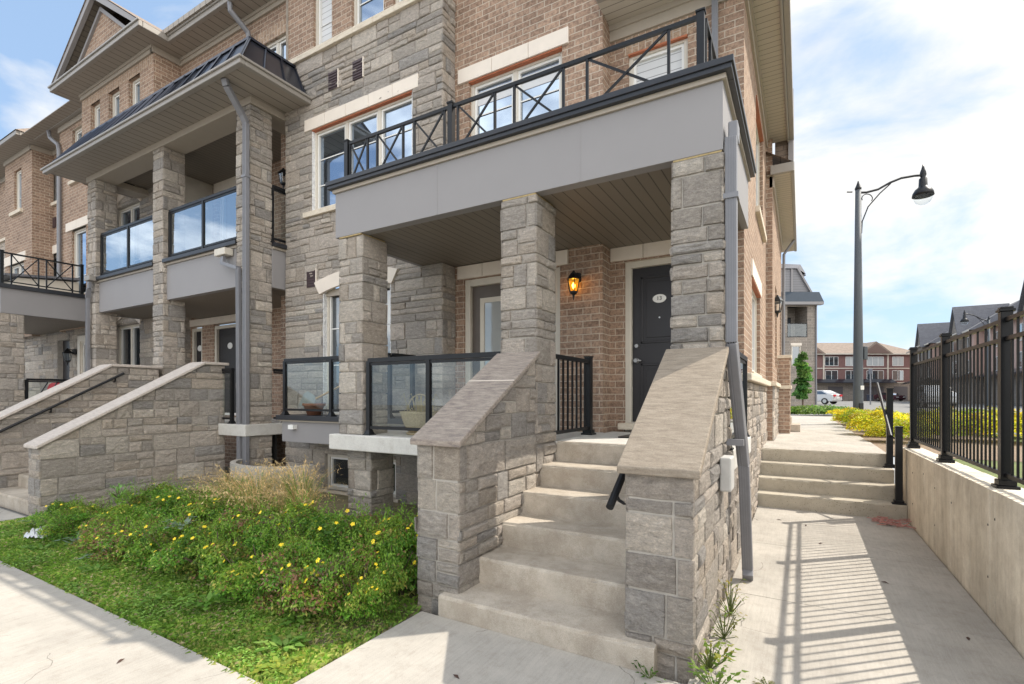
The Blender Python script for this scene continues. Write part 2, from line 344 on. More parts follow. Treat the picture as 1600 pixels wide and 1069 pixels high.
def clearglass(name, tint=(.86, .92, .90), extra=.06):
    m, N, L, b = newmat(name); tr = N.new('ShaderNodeBsdfTransparent'); tr.inputs[0].default_value = (*tint, 1)
    gl = N.new('ShaderNodeBsdfGlossy'); gl.inputs['Roughness'].default_value = .01; gl.inputs['Color'].default_value = (.85, .93, 1, 1)
    fr = N.new('ShaderNodeFresnel'); fr.inputs['IOR'].default_value = 1.5; k = math_(N, L, 'MULTIPLY_ADD', fr.outputs[0], 1.4)
    N[k.node.name].inputs[2].default_value = extra; k = math_(N, L, 'MINIMUM', k, 1.0); k = math_(N, L, 'MULTIPLY', k, math_(N, L, 'SUBTRACT', 1.0, N.new('ShaderNodeNewGeometry').outputs['Backfacing']))
    ms = N.new('ShaderNodeMixShader'); L.new(k, ms.inputs[0]); L.new(tr.outputs[0], ms.inputs[1]); L.new(gl.outputs[0], ms.inputs[2])
    L.new(ms.outputs[0], N['Material Output'].inputs[0]); return m
M['railglass'] = clearglass('railing_glass', (.95, .975, .965), .03); M['railglass_up'] = clearglass('reflective_railing_glass', (.8, .86, .88), .34)
M['clear'] = clearglass('clear_lamp_glass', (.95, .97, .97), .05)
def leafmat(name, transl=.35):
    m, N, L, b = newmat(name); a = N.new('ShaderNodeAttribute'); a.attribute_name = 'Col'
    L.new(a.outputs['Color'], b.inputs['Base Color']); b.inputs['Roughness'].default_value = .55; b.inputs['Specular IOR Level'].default_value = .3
    t = N.new('ShaderNodeBsdfTranslucent'); L.new(mixc(N, L, 1.0, a.outputs['Color'], (1.3, 1.4, .8), 'MULTIPLY'), t.inputs[0])
    ms = N.new('ShaderNodeMixShader'); ms.inputs[0].default_value = transl; L.new(b.outputs[0], ms.inputs[1]); L.new(t.outputs[0], ms.inputs[2])
    L.new(ms.outputs[0], N['Material Output'].inputs[0]); return m
M['leaf'] = leafmat('leaf'); M['grass'] = leafmat('grass_blade', .3)
M['petal'] = plain('yellow_petal', (.95, .66, .02), .6, var=.15)
M['bark'] = plain('bark', (.16, .11, .08), .9, var=.3, nscale=30, bs=.6)
M['door'] = plain('black_door_paint', (.022, .020, .022), .38, var=.06, spec=.5)
M['doorglass'] = glassmat('patio_door_glass', (.75, .82, .85), .08, dark=(.36, .37, .36))

# ------------------------------------------------------------------ wall frames: point(u, z, d) with d outwards
class FR:
    def __init__(s, O, U, Nn): s.O = Vector(O); s.U = Vector(U); s.N = Vector(Nn)
    def p(s, u, z, d=0): return s.O+s.U*u+Vector((0, 0, z))+s.N*d
def front(Y): return FR((0, Y, 0), (1, 0, 0), (0, -1, 0))
def right(X): return FR((X, 0, 0), (0, 1, 0), (1, 0, 0))
def left(X): return FR((X, 0, 0), (0, 1, 0), (-1, 0, 0))
def fbox(mb, fr, u0, u1, z0, z1, d0, d1):
    P = [fr.p(u, z, d) for d in (d0, d1) for (u, z) in ((u0, z0), (u1, z0), (u1, z1), (u0, z1))]
    F = [(3,2,1,0),(4,5,6,7),(0,1,5,4),(1,2,6,5),(2,3,7,6),(3,0,4,7)]
    if fr.U.cross(Vector((0,0,1))).dot(fr.N)*(d1-d0) < 0: F = [tuple(reversed(f)) for f in F]
    mb.faces(P, F); return mb
def wall(mb, fr, u0, u1, z0, z1, holes=(), depth=.14, d=0):
    us = sorted({u0, u1, *[max(u0, min(u1, h[i])) for h in holes for i in (0, 1)]}); zs = sorted({z0, z1, *[max(z0, min(z1, h[i])) for h in holes for i in (2, 3)]})
    flip = fr.U.cross(Vector((0,0,1))).dot(fr.N) < 0
    for a, b in zip(us[:-1], us[1:]):
        for c, e in zip(zs[:-1], zs[1:]):
            m = ((a+b)/2, (c+e)/2)
            if any(h[0] < m[0] < h[1] and h[2] < m[1] < h[3] for h in holes): continue
            q = [fr.p(a, c, d), fr.p(b, c, d), fr.p(b, e, d), fr.p(a, e, d)]
            mb.face(q[::-1] if flip else q)
    for h in holes:
        a, b, c, e = h
        for (p, q) in (((a, c), (a, e)), ((a, e), (b, e)), ((b, e), (b, c)), ((b, c), (a, c))):
            mb.face([fr.p(*p, d), fr.p(*q, d), fr.p(*q, d-depth), fr.p(*p, d-depth)])
    return mb
def clip_poly(P, a, b, c):
    """keep a*x+b*y <= c"""
    out = []
    for i in range(len(P)):
        p, q = P[i], P[(i+1) % len(P)]; sp, sq = a*p[0]+b*p[1]-c, a*q[0]+b*q[1]-c
        if sp <= 0: out.append(p)
        if sp*sq < 0: t = sp/(sp-sq); out.append((p[0]+(q[0]-p[0])*t, p[1]+(q[1]-p[1])*t))
    return out
def rect_minus(R, h):
    a, b, c, e = R; p, q, r, s = h
    if p >= b-1e-6 or q <= a+1e-6 or r >= e-1e-6 or s <= c+1e-6: return [R]
    out = []
    if p > a: out.append((a, p, c, e))
    if q < b: out.append((q, b, c, e))
    a2, b2 = max(a, p), min(b, q)
    if r > c: out.append((a2, b2, c, r))
    if s < e: out.append((a2, b2, s, e))
    return out
PAL = [((.465, .41, .358), 5), ((.41, .368, .325), 4), ((.335, .312, .29), 3), ((.50, .445, .385), 3), ((.44, .38, .32), 3.5), ((.375, .338, .302), 3), ((.52, .47, .41), 1)]
def pick(rnd, warm=1.0):
    t = rnd.random()*sum(w for _, w in PAL)
    for c, w in PAL:
        t -= w
        if t <= 0: break
    k = rnd.uniform(.88, 1.12); return (c[0]*k*warm, c[1]*k, c[2]*k/warm)
def stone(mb, fr, poly, rnd, t, base, warm):
    g = rnd.uniform(.003, .0062)
    cx = sum(p[0] for p in poly)/len(poly); cz = sum(p[1] for p in poly)/len(poly)
    w = max(p[0] for p in poly)-min(p[0] for p in poly); h = max(p[1] for p in poly)-min(p[1] for p in poly)
    if w < .035 or h < .03: return
    col = pick(rnd, warm); col2 = tuple(c*.95 for c in col)
    ring = []
    n = len(poly)
    for i in range(n):
        p, q = poly[i], poly[(i+1) % n]; ln = math.hypot(q[0]-p[0], q[1]-p[1]); k = max(1, int(ln/.09))
        for j in range(k): ring.append((p[0]+(q[0]-p[0])*j/k, p[1]+(q[1]-p[1])*j/k))
    sx_ = max(.1, 1-2*g/w); sz_ = max(.1, 1-2*g/h)
    R0 = [(cx+(x-cx)*sx_+rnd.uniform(-.003, .003), cz+(z-cz)*sz_+rnd.uniform(-.003, .003)) for x, z in ring]
    ins = lambda e: [(cx+(x-cx)*max(.05, 1-2*e/w), cz+(z-cz)*max(.05, 1-2*e/h)) for x, z in R0]
    R1 = ins(.006); R2 = ins(min(w, h)*.24)
    tt = t*rnd.uniform(.5, 1.35); tilt = rnd.uniform(-.005, .005)
    dep = lambda z, a: tt*a+tilt*(z-cz)/h
    V = [fr.p(x, z, base) for x, z in R0]+[fr.p(x, z, base+dep(z, rnd.uniform(.72, .9))) for x, z in R1]+[fr.p(x, z, base+dep(z, rnd.uniform(.85, 1.35))) for x, z in R2]+[fr.p(cx, cz, base+tt*rnd.uniform(.9, 1.35))]
    m = len(ring); flip = fr.U.cross(Vector((0,0,1))).dot(fr.N) < 0
    area = sum(poly[i][0]*poly[(i+1) % n][1]-poly[(i+1) % n][0]*poly[i][1] for i in range(n))
    if area < 0: flip = not flip
    A = [(i, (i+1) % m, m+(i+1) % m, m+i) for i in range(m)]; B = [(m+i, m+(i+1) % m, 2*m+(i+1) % m, 2*m+i) for i in range(m)]+[(2*m+i, 2*m+(i+1) % m, 3*m) for i in range(m)]
    if flip: A = [tuple(reversed(f)) for f in A]; B = [tuple(reversed(f)) for f in B]
    mb.faces(V, A, col2); i0 = len(mb.v)-len(V)
    for f in B: mb.f.append(tuple(i0+k for k in f)); mb.c.append(col)
def courses(z0, z1, seed):
    r = random.Random(seed); z = z0; out = []
    while z < z1-.06:
        h = r.choice([.085, .10, .12, .17, .20, .22, .24, .26]); 
        if z1-z-h < .08: h = z1-z
        out.append((z, min(z+h, z1))); z += h
    return out
def ashlar(mb, fr, u0, u1, z0, z1, seed, holes=(), clip=None, t=.022, base=0, mean=.42, warm=1.0, zref=None):
    rnd = random.Random(seed*7+1); cs = courses(z0 if zref is None else zref, z1, seed)
    narrow = (u1-u0) < .9
    for (a, b) in cs:
        if b <= z0: continue
        a = max(a, z0)
        u = u0-(0 if narrow else rnd.uniform(0, .2))
        while u < u1-1e-6:
            if narrow:
                x = rnd.random(); w = (u1-u0) if x < .14 else (u1-u0)*rnd.uniform(.22, .78)
            else: w = mean*rnd.uniform(.45, 1.75)
            e = min(u+w, u1)
            if u1-e < .085: e = u1
            parts = [(max(u, u0), e, a, b)]
            if b-a > .16 and rnd.random() < (.30 if narrow else .5) and not (narrow and e-u < .15):
                m = a+(b-a)*rnd.uniform(.38, .62); parts = []
                for (c, d_) in ((a, m), (m, b)):
                    if e-u > .3 and rnd.random() < .5:
                        k = u+(e-u)*rnd.uniform(.35, .65); parts += [(max(u, u0), k, c, d_), (k, e, c, d_)]
                    else: parts.append((max(u, u0), e, c, d_))
            for R in parts:
                Rs = [R]
                for h in holes: Rs = [x for r_ in Rs for x in rect_minus(r_, h)]
                for r_ in Rs:
                    if r_[1]-r_[0] < .01: continue
                    P = [(r_[0], r_[2]), (r_[1], r_[2]), (r_[1], r_[3]), (r_[0], r_[3])]
                    for c in (clip or []): P = clip_poly(P, *c) if P else P
                    if len(P) >= 3: stone(mb, fr, P, rnd, t, base, warm)
            u = e
    return mb
def column(root, x0, x1, y0, y1, z0, z1, seed, name='porch_column', faces='FRLB', warm=1.0, label=None):
    core = MB(); core.box(x0+.01, x1-.01, y0+.01, y1-.01, z0, z1); c = build(core, name, M['mortar'], root, label=label)
    mb = MB(); e = .012
    if 'F' in faces: ashlar(mb, front(y0+.01), x0-e, x1+e, z0, z1, seed, warm=warm)
    if 'R' in faces: ashlar(mb, right(x1-.01), y0-e, y1+e, z0, z1, seed, warm=warm)
    if 'L' in faces: ashlar(mb, left(x0+.01), y0-e, y1+e, z0, z1, seed, warm=warm)
    if 'B' in faces: ashlar(mb, FR((0, y1-.01, 0), (1, 0, 0), (0, 1, 0)), x0-e, x1+e, z0, z1, seed, warm=warm)
    build(mb, 'stone_facing', M['stone'], c)
    return c
def window(root, fr, u0, u1, z0, z1, cols=(1,), rec=.09, pane='pane', rows=None, blind=None, name='window', fm='frame', muntin=True, label=None):
    """frame around the opening, mullions at the cumulative col fractions, white sashes, panes"""
    mb = MB(); w = .05
    for a, b, c, d in ((u0, u1, z0, z0+w), (u0, u1, z1-w, z1), (u0, u0+w, z0+w, z1-w), (u1-w, u1, z0+w, z1-w)): fbox(mb, fr, a, b, c, d, -rec-.06, -rec+.02)
    U = [u0+w]; tot = sum(cols); acc = 0
    for k in cols[:-1]:
        acc += k; x = u0+w+(u1-u0-2*w)*acc/tot; fbox(mb, fr, x-.035, x+.035, z0+w, z1-w, -rec-.06, -rec+.012); U += [x-.035, x+.035]
    U.append(u1-w)
    f = build(mb, name, M[fm], root, label=label)
    sb = MB(); pb = MB(); s = .035
    for i in range(0, len(U), 2):
        a, b = U[i], U[i+1]; c, d = z0+w, z1-w
        for A, B, C_, D in ((a, b, c, c+s), (a, b, d-s, d), (a, a+s, c+s, d-s), (b-s, b, c+s, d-s)): fbox(sb, fr, A, B, C_, D, -rec-.05, -rec-.005)
        if muntin:
            for r_ in (rows or (.33,)):
                zz = c+(d-c)*r_; fbox(sb, fr, a+s, b-s, zz-.009, zz+.009, -rec-.032, -rec-.026)
        pb.face([fr.p(a+s, c+s, -rec-.04), fr.p(b-s, c+s, -rec-.04), fr.p(b-s, d-s, -rec-.04), fr.p(a+s, d-s, -rec-.04)])
    build(sb, 'sash', M['sash'], f); build(pb, 'pane', M[blind or pane], f)
    if blind:
        pass
    return f
def lintel(root, fr, u0, u1, z0, z1, joints=2, name='lintel'):
    mb = MB(); n = joints+1; w = (u1-u0)/n
    for i in range(n): fbox(mb, fr, u0+i*w+(.003 if i else 0), u0+(i+1)*w-(.003 if i < n-1 else 0), z0, z1, -.06, .035)
    return build(mb, name, M['precast'], root, bevel=.004)
def sillp(root, fr, u0, u1, z0, z1, name='sill', d=.075, n=3):
    mb = MB(); w = (u1-u0)/n
    for i in range(n): fbox(mb, fr, u0+i*w+.002, u0+(i+1)*w-.002, z0, z1, -.1, d)
    return build(mb, name, M['sill'], root, bevel=.008)
def arch_lintel(root, fr, u0, u1, z0, rise, t, splay=.13, name='arch_lintel'):
    mb = MB(); n = 8; uc = (u0+u1)/2; hw = (u1-u0)/2
    for k in range(3):
        P = []
        for j in range(5):
            s = -1+2*(k+j/4)/3; P.append((uc+s*hw, z0+rise*(1-s*s)))
        for j in range(4, -1, -1):
            s = -1+2*(k+j/4)/3; P.append((uc+s*(hw+splay), z0+t+rise*1.15*(1-s*s)))
        g = .003
        mb.prism([(p[0]+(g if p[0] < uc else -g)*0, p[1]) for p in P], lambda p, d: fr.p(p[0], p[1], d), .0, .05+.001*k)
    return build(mb, name, M['precast'], root, bevel=.003)
def glass_rail(root, a, b, z0, z1, posts, mat='railglass', name='glass_railing', ends=True):
    """a,b plan points; posts: fractions"""
    a = Vector((*a, 0)); b = Vector((*b, 0)); mb = MB(); zt = Vector((0, 0, z1-.02)); zb = Vector((0, 0, z0+.09))
    mb.bar(a+zt, b+zt, .055, .05); mb.bar(a+zt-Vector((0,0,.045)), b+zt-Vector((0,0,.045)), .03, .03); mb.bar(a+zb, b+zb, .035, .035)
    r = build(mb, name, M['black'], root)
    ln = (b-a).length; P = [a+(b-a)*t for t in posts]
    for p in P:
        m = MB(); m.box(p.x-.026, p.x+.026, p.y-.026, p.y+.026, z0, z1-.03)
        m.prism([(-.055, -.055), (.055, -.055), (.055, .055), (-.055, .055)], lambda q, h: Vector((p.x+q[0]*(1 if h < .03 else .55), p.y+q[1]*(1 if h < .03 else .55), z0+h)), 0, .012)
        m.prism([(-.045, -.045), (.045, -.045), (.045, .045), (-.045, .045)], lambda q, h: Vector((p.x+q[0]*(1 if h < .03 else .6), p.y+q[1]*(1 if h < .03 else .6), z0+h)), .012, .06)
        build(m, 'post', M['black'], r)
    d = (b-a).normalized(); nn = Vector((-d.y, d.x, 0))*.004
    for p, q in zip(P[:-1], P[1:]):
        p2 = p+d*.035; q2 = q-d*.035
        if (q2-p2).dot(d) < .04: continue
        m = MB(); v = [p2-nn, q2-nn, q2+nn, p2+nn]
        m.faces([x+Vector((0,0,z0+.115)) for x in v]+[x+Vector((0,0,z1-.075)) for x in v], [(3,2,1,0),(4,5,6,7),(0,1,5,4),(1,2,6,5),(2,3,7,6),(3,0,4,7)])
        build(m, 'glass_panel', M[mat], r)
    return r
def picket_rail(root, a, b, z0, z1, n, name='picket_railing', posts=(0, 1)):
    a = Vector((*a, 0)); b = Vector((*b, 0)); mb = MB(); mb.bar(a+Vector((0,0,z1-.02)), b+Vector((0,0,z1-.02)), .05, .045); mb.bar(a+Vector((0,0,z0+.08)), b+Vector((0,0,z0+.08)), .035, .035)
    for i in range(1, n):
        p = a+(b-a)*i/n; mb.bar(p+Vector((0,0,z0+.09)), p+Vector((0,0,z1-.03)), .018)
    r = build(mb, name, M['black'], root)
    for t in posts:
        p = a+(b-a)*t; m = MB(); m.box(p.x-.038, p.x+.038, p.y-.038, p.y+.038, z0, z1+.03); m.box(p.x-.046, p.x+.046, p.y-.046, p.y+.046, z1+.03, z1+.045); m.box(p.x-.07, p.x+.07, p.y-.07, p.y+.07, z0, z0+.02); m.box(p.x-.055, p.x+.055, p.y-.055, p.y+.055, z0+.02, z0+.06)
        build(m, 'post', M['black'], r)
    return r
def xrail(root, fr, posts, xs, z0, z1, name='balcony_railing', main=(), d=0):
    mb = MB(); a, b = posts[0], posts[-1]
    mb.bar(fr.p(a, z1, d), fr.p(b, z1, d), .03, .035); mb.bar(fr.p(a, z0+.05, d), fr.p(b, z0+.05, d), .02, .025)
    for p, q in xs:
        mb.bar(fr.p(p, z0+.05, d+.004), fr.p(q, z1-.01, d+.004), .016, .02); mb.bar(fr.p(p, z1-.01, d-.004), fr.p(q, z0+.05, d-.004), .016, .02)
    r = build(mb, name, M['black'], root)
    for p in posts:
        m = MB(); w = .03 if p in main else .012; fbox(m, fr, p-w, p+w, z0-.02, z1+(.03 if p in main else 0), d-w, d+w)
        if p in main: fbox(m, fr, p-w-.008, p+w+.008, z1+.03, z1+.045, d-w-.008, d+w+.008)
        build(m, 'post', M['black'], r)
    return r
def downspout(root, pts, w=.085, h=.065, straps=(), name='downspout', axis=None):
    mb = MB(); mb.rtube(pts, w, h)
    # ribs
    o = build(mb, name, M['spout'], root, bevel=.006)
    rb = MB()
    for a, b in zip(pts[:-1], pts[1:]):
        a = Vector(a); b = Vector(b)
        if (b-a).length < .25: continue
        for k in (-.028, -.009, .009, .028): rb.bar(a+Vector((k, -w*.0-h/2-.001, 0)), b+Vector((k, -h/2-.001, 0)), .006, .006)
    if rb.v: build(rb, 'rib', M['spout'], o)
    for s in straps:
        m = MB(); m.box(s[0]-w/2-.012, s[0]+w/2+.012, s[1]-h/2-.012, s[1]+h/2+.012, s[2]-.02, s[2]+.02); build(m, 'strap', M['spout'], o)
    return o
def lantern(root, p, lit=False, name='wall_lantern', s=1.0):
    """wall lantern; p = mount point on the wall, lantern hangs in front (-y) or (+x)"""
    x, y, z = p; m = MB()
    m.lathe([(.0, -.07*s), (.05*s, -.06*s), (.055*s, 0), (.05*s, .06*s), (0, .07*s)], (x, y, z+.06*s), 12)
    m.tube([(x, y, z+.07*s), (x, y-.1*s, z+.11*s), (x, y-.14*s, z+.08*s)], .012*s, 8)
    c = (x, y-.14*s, z-.03*s)
    m.lathe([(.012*s, .16*s), (.03*s, .13*s), (.05*s, .115*s), (.095*s, .055*s), (.1*s, .045*s), (.09*s, .04*s)], c, 6)
    m.lathe([(.05*s, -.13*s), (.06*s, -.12*s), (.055*s, -.145*s), (.02*s, -.165*s), (.012*s, -.2*s), (.004*s, -.24*s)], c, 6)
    for k in range(6):
        a = 2*PI*k/6; m.bar((c[0]+.084*s*math.cos(a), c[1]+.084*s*math.sin(a), c[2]+.045*s), (c[0]+.056*s*math.cos(a), c[1]+.056*s*math.sin(a), c[2]-.125*s), .009*s)
    o = build(m, name, M['black'], root)
    g = MB(); g.lathe([(.052*s, -.12*s), (.08*s, .042*s)], c, 6); build(g, 'lantern_glass', M['amber'] if lit else M['clear'], o)
    if lit:
        bl = MB(); bl.lathe([(.005, -.05), (.018, -.03), (.022, -.005), (.012, .02), (.004, .03)], (c[0], c[1], c[2]-.03), 10); build(bl, 'bulb', M['bulb'], o)
        ld = bpy.data.lights.new('lantern_light', 'POINT'); ld.energy = .9; ld.color = (1, .62, .22); ld.shadow_soft_size = .03
        lo = bpy.data.objects.new('lantern_light', ld); COL.objects.link(lo); lo.parent = o; lo.location = Vector((c[0], c[1]-.0, c[2]+.0))-Vector(root_of(o).location)
    return o
m, N_, L_, b_ = newmat('amber_glass'); b_.inputs['Base Color'].default_value = (.9, .45, .05, 1)
tr = N_.new('ShaderNodeBsdfTransparent'); tr.inputs[0].default_value = (1, .62, .16, 1); em = N_.new('ShaderNodeEmission'); em.inputs[0].default_value = (1, .5, .04, 1); em.inputs[1].default_value = .28
a1 = N_.new('ShaderNodeAddShader'); L_.new(tr.outputs[0], a1.inputs[0]); L_.new(em.outputs[0], a1.inputs[1]); L_.new(a1.outputs[0], N_['Material Output'].inputs[0]); M['amber'] = m
m, N_, L_, b_ = newmat('bulb'); b_.inputs['Emission Color'].default_value = (1, .78, .35, 1); b_.inputs['Emission Strength'].default_value = 12; M['bulb'] = m

# ================================================================== SETTING
g = MB(); g.face([(-120, -60, -.06), (1.3, -60, -.06), (1.3, 9.2, -.06), (-120, 9.2, -.06)])

M['asphalt'] = plain('far_ground', (.20, .195, .185), .95, var=.15, nscale=.4)
build(g, 'ground', M['asphalt'], kind='structure')
M['turf'] = plain('distant_turf', (.13, .16, .05), .95, var=.3, nscale=3)
g = MB(); g.face([(1.40, -60, .72), (600, -60, .72), (600, 900, .72), (1.40, 900, .72)]); g.face([(-300, 9.0, .72), (1.40, 9.0, .72), (1.40, 900, .72), (-300, 900, .72)])
build(g, 'road', M['asphalt'], kind='structure')
g = MB(); g.face([(1.41, -8, .735), (4.2, -8, .735), (4.2, 26, .735), (1.41, 26, .735)])
build(g, 'grass_verge', M['turf'], kind='structure')
# pavement slabs with open joints
g = MB(); gp = .005
xs_ = [-12.0, -10.4, -8.8, -7.2, -5.58, -3.95, -2.45, -.85, 1.18]
for a, b in zip(xs_[:-1], xs_[1:]):
    for c, d in ((-6.0, -4.4), (-4.4, -2.9), (-2.9, -1.3), (-1.3, .2), (.2, 1.71)):
        if b > -.8: continue
        g.box(a+gp/2, b-gp/2, c+gp/2, d-gp/2, -.1, 0)
g.box(-2.45+gp/2, -.55-gp/2, 1.71+gp/2, 2.88, -.1, 0)
ys_ = [-6.0, -4.4, -2.9, -1.3, .2, 1.25, 2.85, 4.45, 6.07, 8.12]
for c, d in zip(ys_[:-1], ys_[1:]): g.box((-.55 if d > 1.8 else -.85)+gp/2, 1.172, c+gp/2, d-gp/2, -.1, 0)
g.box(-10.9, -8.9, 1.71+gp, 2.5, -.1, 0)
build(g, 'pavement', M['pave'], bevel=.004, kind='structure')
# upper walkway
g = MB()
for c, d in ((8.99+.02, 11.2), (11.2, 13.4), (13.4, 15.6), (15.6, 17.8), (17.8, 22)): g.box(-.56, 1.09-.012*max(0, c-9), c+.004, d-.004, .6, .76)
g.box(-6, 9, 22, 24.5, .6, .758)
build(g, 'upper_walkway', M['pave'], bevel=.004, kind='structure')
g = MB(); g.face([(1.09, 9.0, .74), (3.6, 9.0, .74), (3.2, 22, .74), (.9, 22, .74)]); g.face([(-.56, 16.9, .764), (-2.5, 16.9, .745), (-2.5, 22, .745), (-.56, 22, .745)])
build(g, 'mulch_bed', plain('mulch', (.26, .19, .13), .95, var=.4, nscale=20, bs=.8), kind='structure')

# ---- walkway steps
t = thing('walkway_steps', (.3, 8.5, 0), 'four wide pitted concrete steps up to the side walkway beside the retaining wall', 'steps')
for i in range(4):
    m = MB(); y = 8.08+.30*i; m = rough_step(-.56, (1.175 if i == 0 else 1.12), y, 9.0, .19*i+(.001 if i else -.02), .19*(i+1), i, .006, .06); build(m, 'step', M['riser'], t)
# ---- retaining wall
t = thing('retaining_wall', (1.29, 3, 0), 'cast concrete retaining wall with vertical board joints under the black metal fence', 'wall')
m = MB(); ys_ = [-4, -2.3, -.9, .4, 1.6, 2.75, 3.5, 4.2, 4.75, 4.86, 5.35, 5.95, 6.55, 7.15, 7.75, 8.6]
for a, b in zip(ys_[:-1], ys_[1:]): m.box(1.18, 1.41, a+.0035, b-.0035, -.15, .93-.03*max(0, min(1, (a-4)/4)))
build(m, 'wall_panel', M['wallc'], t, bevel=.004)
m = MB(); m.box(1.186, 1.40, -4, 8.6, -.15, .90); build(m, 'wall_core', M['dark'], t)
m = MB()
for k, y in enumerate((1.5, 3.17, 4.75, 4.9, 5.93, 6.58, 7.13, 7.76)):
    for z in ((.28, .66) if k % 2 else (.33+.05*k % .2+.3,)): m.tube([(1.183, y, z), (1.178, y, z)], .009, 8)
build(m, 'tie_hole', M['dark'], t)
# ---- fence
t = thing('metal_fence', (1.3, 3, .92), 'black metal picket fence on top of the concrete retaining wall', 'fence')
py = [8.5, 6.77, 5.0, 3.25, 1.5, -.25, -2.0]
for i, y in enumerate(py):
    m = MB(); w = .034; m.box(1.3-w, 1.3+w, y-w, y+w, .90, 2.22); m.box(1.3-.045, 1.3+.045, y-.045, y+.045, 2.22, 2.24); m.box(1.3-.036, 1.3+.036, y-.036, y+.036, 2.24, 2.255)
    m.box(1.3-.065, 1.3+.065, y-.065, y+.065, .90, .945); m.box(1.3-.05, 1.3+.05, y-.05, y+.05, .945, .985)
    p = build(m, 'post', M['fenceblack'], t, bevel=.003)
for a, b in zip(py[1:], py[:-1]):
    m = MB()
    for z in (1.02, 2.02, 2.16): m.bar((1.3, a+.034, z), (1.3, b-.034, z), .026, .03)
    n = 16
    for k in range(1, n):
        y = a+.034+(b-a-.068)*k/n; m.bar((1.3, y, 1.0), (1.3, y, 2.15 if k % 2 == 0 else 2.02), .0135)
    build(m, 'fence_panel', M['fenceblack'], t)
# ---- handrail on the walkway steps
t = thing('step_handrail', (1.1, 8.5, .2), 'black metal handrail on two square posts beside the walkway steps', 'handrail')
for (y, z0, z1) in ((8.17, .19, 1.19), (8.95, .57, 1.70)):
    m = MB(); m.box(1.1-.038, 1.1+.038, y-.038, y+.038, z0, z1); m.box(1.1-.043, 1.1+.043, y-.043, y+.043, z1, z1+.015); m.box(1.1-.075, 1.1+.075, y-.06, y+.06, z0, z0+.015); m.box(1.1-.055, 1.1+.055, y-.05, y+.05, z0+.015, z0+.05)
    build(m, 'post', M['black'], t, bevel=.003)
m = MB(); m.tube([(1.04, 8.35, 1.06), (1.04, 9.75, 1.80)], .021, 12); m.bar((1.04, 8.42, 1.06), (1.1, 8.42, 1.02), .02); build(m, 'rail', M['black'], t, smooth=False)

# ================================================================== END TOWNHOUSE (door 13)
A = thing('end_townhouse', (-3, 6.2, 0), 'stone and brick end house with the number 13 door and a lit lantern', 'townhouse', None)
fb, fm_, fr_ = front(5.75), front(6.05), front(6.35)
# bay ------------------------------------------------
h_bay = [(-7.33, -5.06, 4.78, 6.2), (-7.05, -5.50, 1.25, 3.50), (-7.0, -5.4, .02, .62)]
m = MB(); wall(m, fb, -8.05, -4.5, -.1, 7.5, h_bay, .16); wall(m, right(-4.5), 5.75, 6.05, -.1, 7.5); wall(m, left(-8.05), 5.75, 6.7, -.1, 9.2)
m.face([(-8.05,5.75,7.5),(-4.5,5.75,7.5),(-4.5,6.1,7.5),(-8.05,6.1,7.5)])
w_ = build(m, 'stone_wall', M['mortar'], A)
m = MB(); ashlar(m, fb, -8.05, -4.48, -.1, 7.48, 11, h_bay, mean=.40); ashlar(m, right(-4.5), 5.73, 6.05, -.1, 7.48, 11); ashlar(m, left(-8.05), 5.75, 6.65, -.1, 7.48, 11)
build(m, 'stone_facing', M['stone'], w_)
m = MB()
for h in h_bay[:2]:   # rough reveals
    for x, s in ((h[0], 1), (h[1], -1)): m.box(x-.001, x+s*.012, 5.745, 5.9, h[2], h[3])
build(m, 'reveal', M['stone'], w_)
sillp(A, fb, -8.08, -4.47, 7.46, 7.56, n=8)
h3 = [(-7.37, -6.62, 7.6, 9.0), (-6.58+.0, -5.80, 7.6, 9.0), (-5.5, -4.78, 7.6, 9.0)]; h3[1] = (-6.42, -5.70, 7.6, 9.0)
h3[0] = (-7.37, -6.9, 7.6, 9.0)
m = MB(); wall(m, front(5.80), -8.05, -4.5, 7.5, 9.2, h3, .12); wall(m, right(-4.5), 5.80, 6.05, 7.5, 9.2)
build(m, 'brick_wall', M['brick'], A)
for h in h3: window(A, front(5.80), *h, rec=.07, blind='blind' if h is h3[0] else None)
window(A, fb, -7.33, -5.06, 4.78, 6.2, (1, 1, .95), rec=.07, rows=(.32, .66))
lintel(A, fb, -7.5, -4.93, 6.2, 6.40, 4); sillp(A, fb, -7.5, -4.9, 4.69, 4.78, n=4)
window(A, fb, -7.05, -5.50, 1.25, 3.42, (1, 2.1, 1), rec=.09, pane='pane_dark', rows=(.4, .7)); arch_lintel(A, fb, -7.1, -5.45, 3.33, .12, .21)
m = MB(); m.prism([(-7.05, 3.3)]+[(-7.05+1.55*i/8, 3.33+.12*(1-(2*i/8-1)**2)+.01) for i in range(9)]+[(-5.5, 3.3)], lambda p, d: Vector((p[0], d, p[1])), 5.80, 5.86); build(m, 'arch_infill', M['trim'], A)
window(A, fb, -7.0, -5.4, .02, .62, (1, 1), rec=.07, pane='pane_dark', muntin=False); m = MB(); fbox(m, fb, -7.1, -5.3, -.08, .02, -.1, .06); build(m, 'sill', M['sill'], A)
for (x, z) in ((-6.78, 6.89), (-6.2, 6.88), (-7.33, 3.63), (-5.9, .78)):
    m = MB(); fbox(m, fb, x-.115, x+.115, z-.15, z+.15, -.02, .03); v = build(m, 'vent', M['vent'], A); m = MB()
    for k in range(6): fbox(m, fb, x-.10, x+.10, z-.125+.045*k, z-.105+.045*k, .028, .042)
    build(m, 'louvre', M['vent'], v)
    m = MB(); fbox(m, fb, x+.115, x+.135, z-.16, z+.16, -.02, .034); build(m, 'caulk', M['precast'], v)
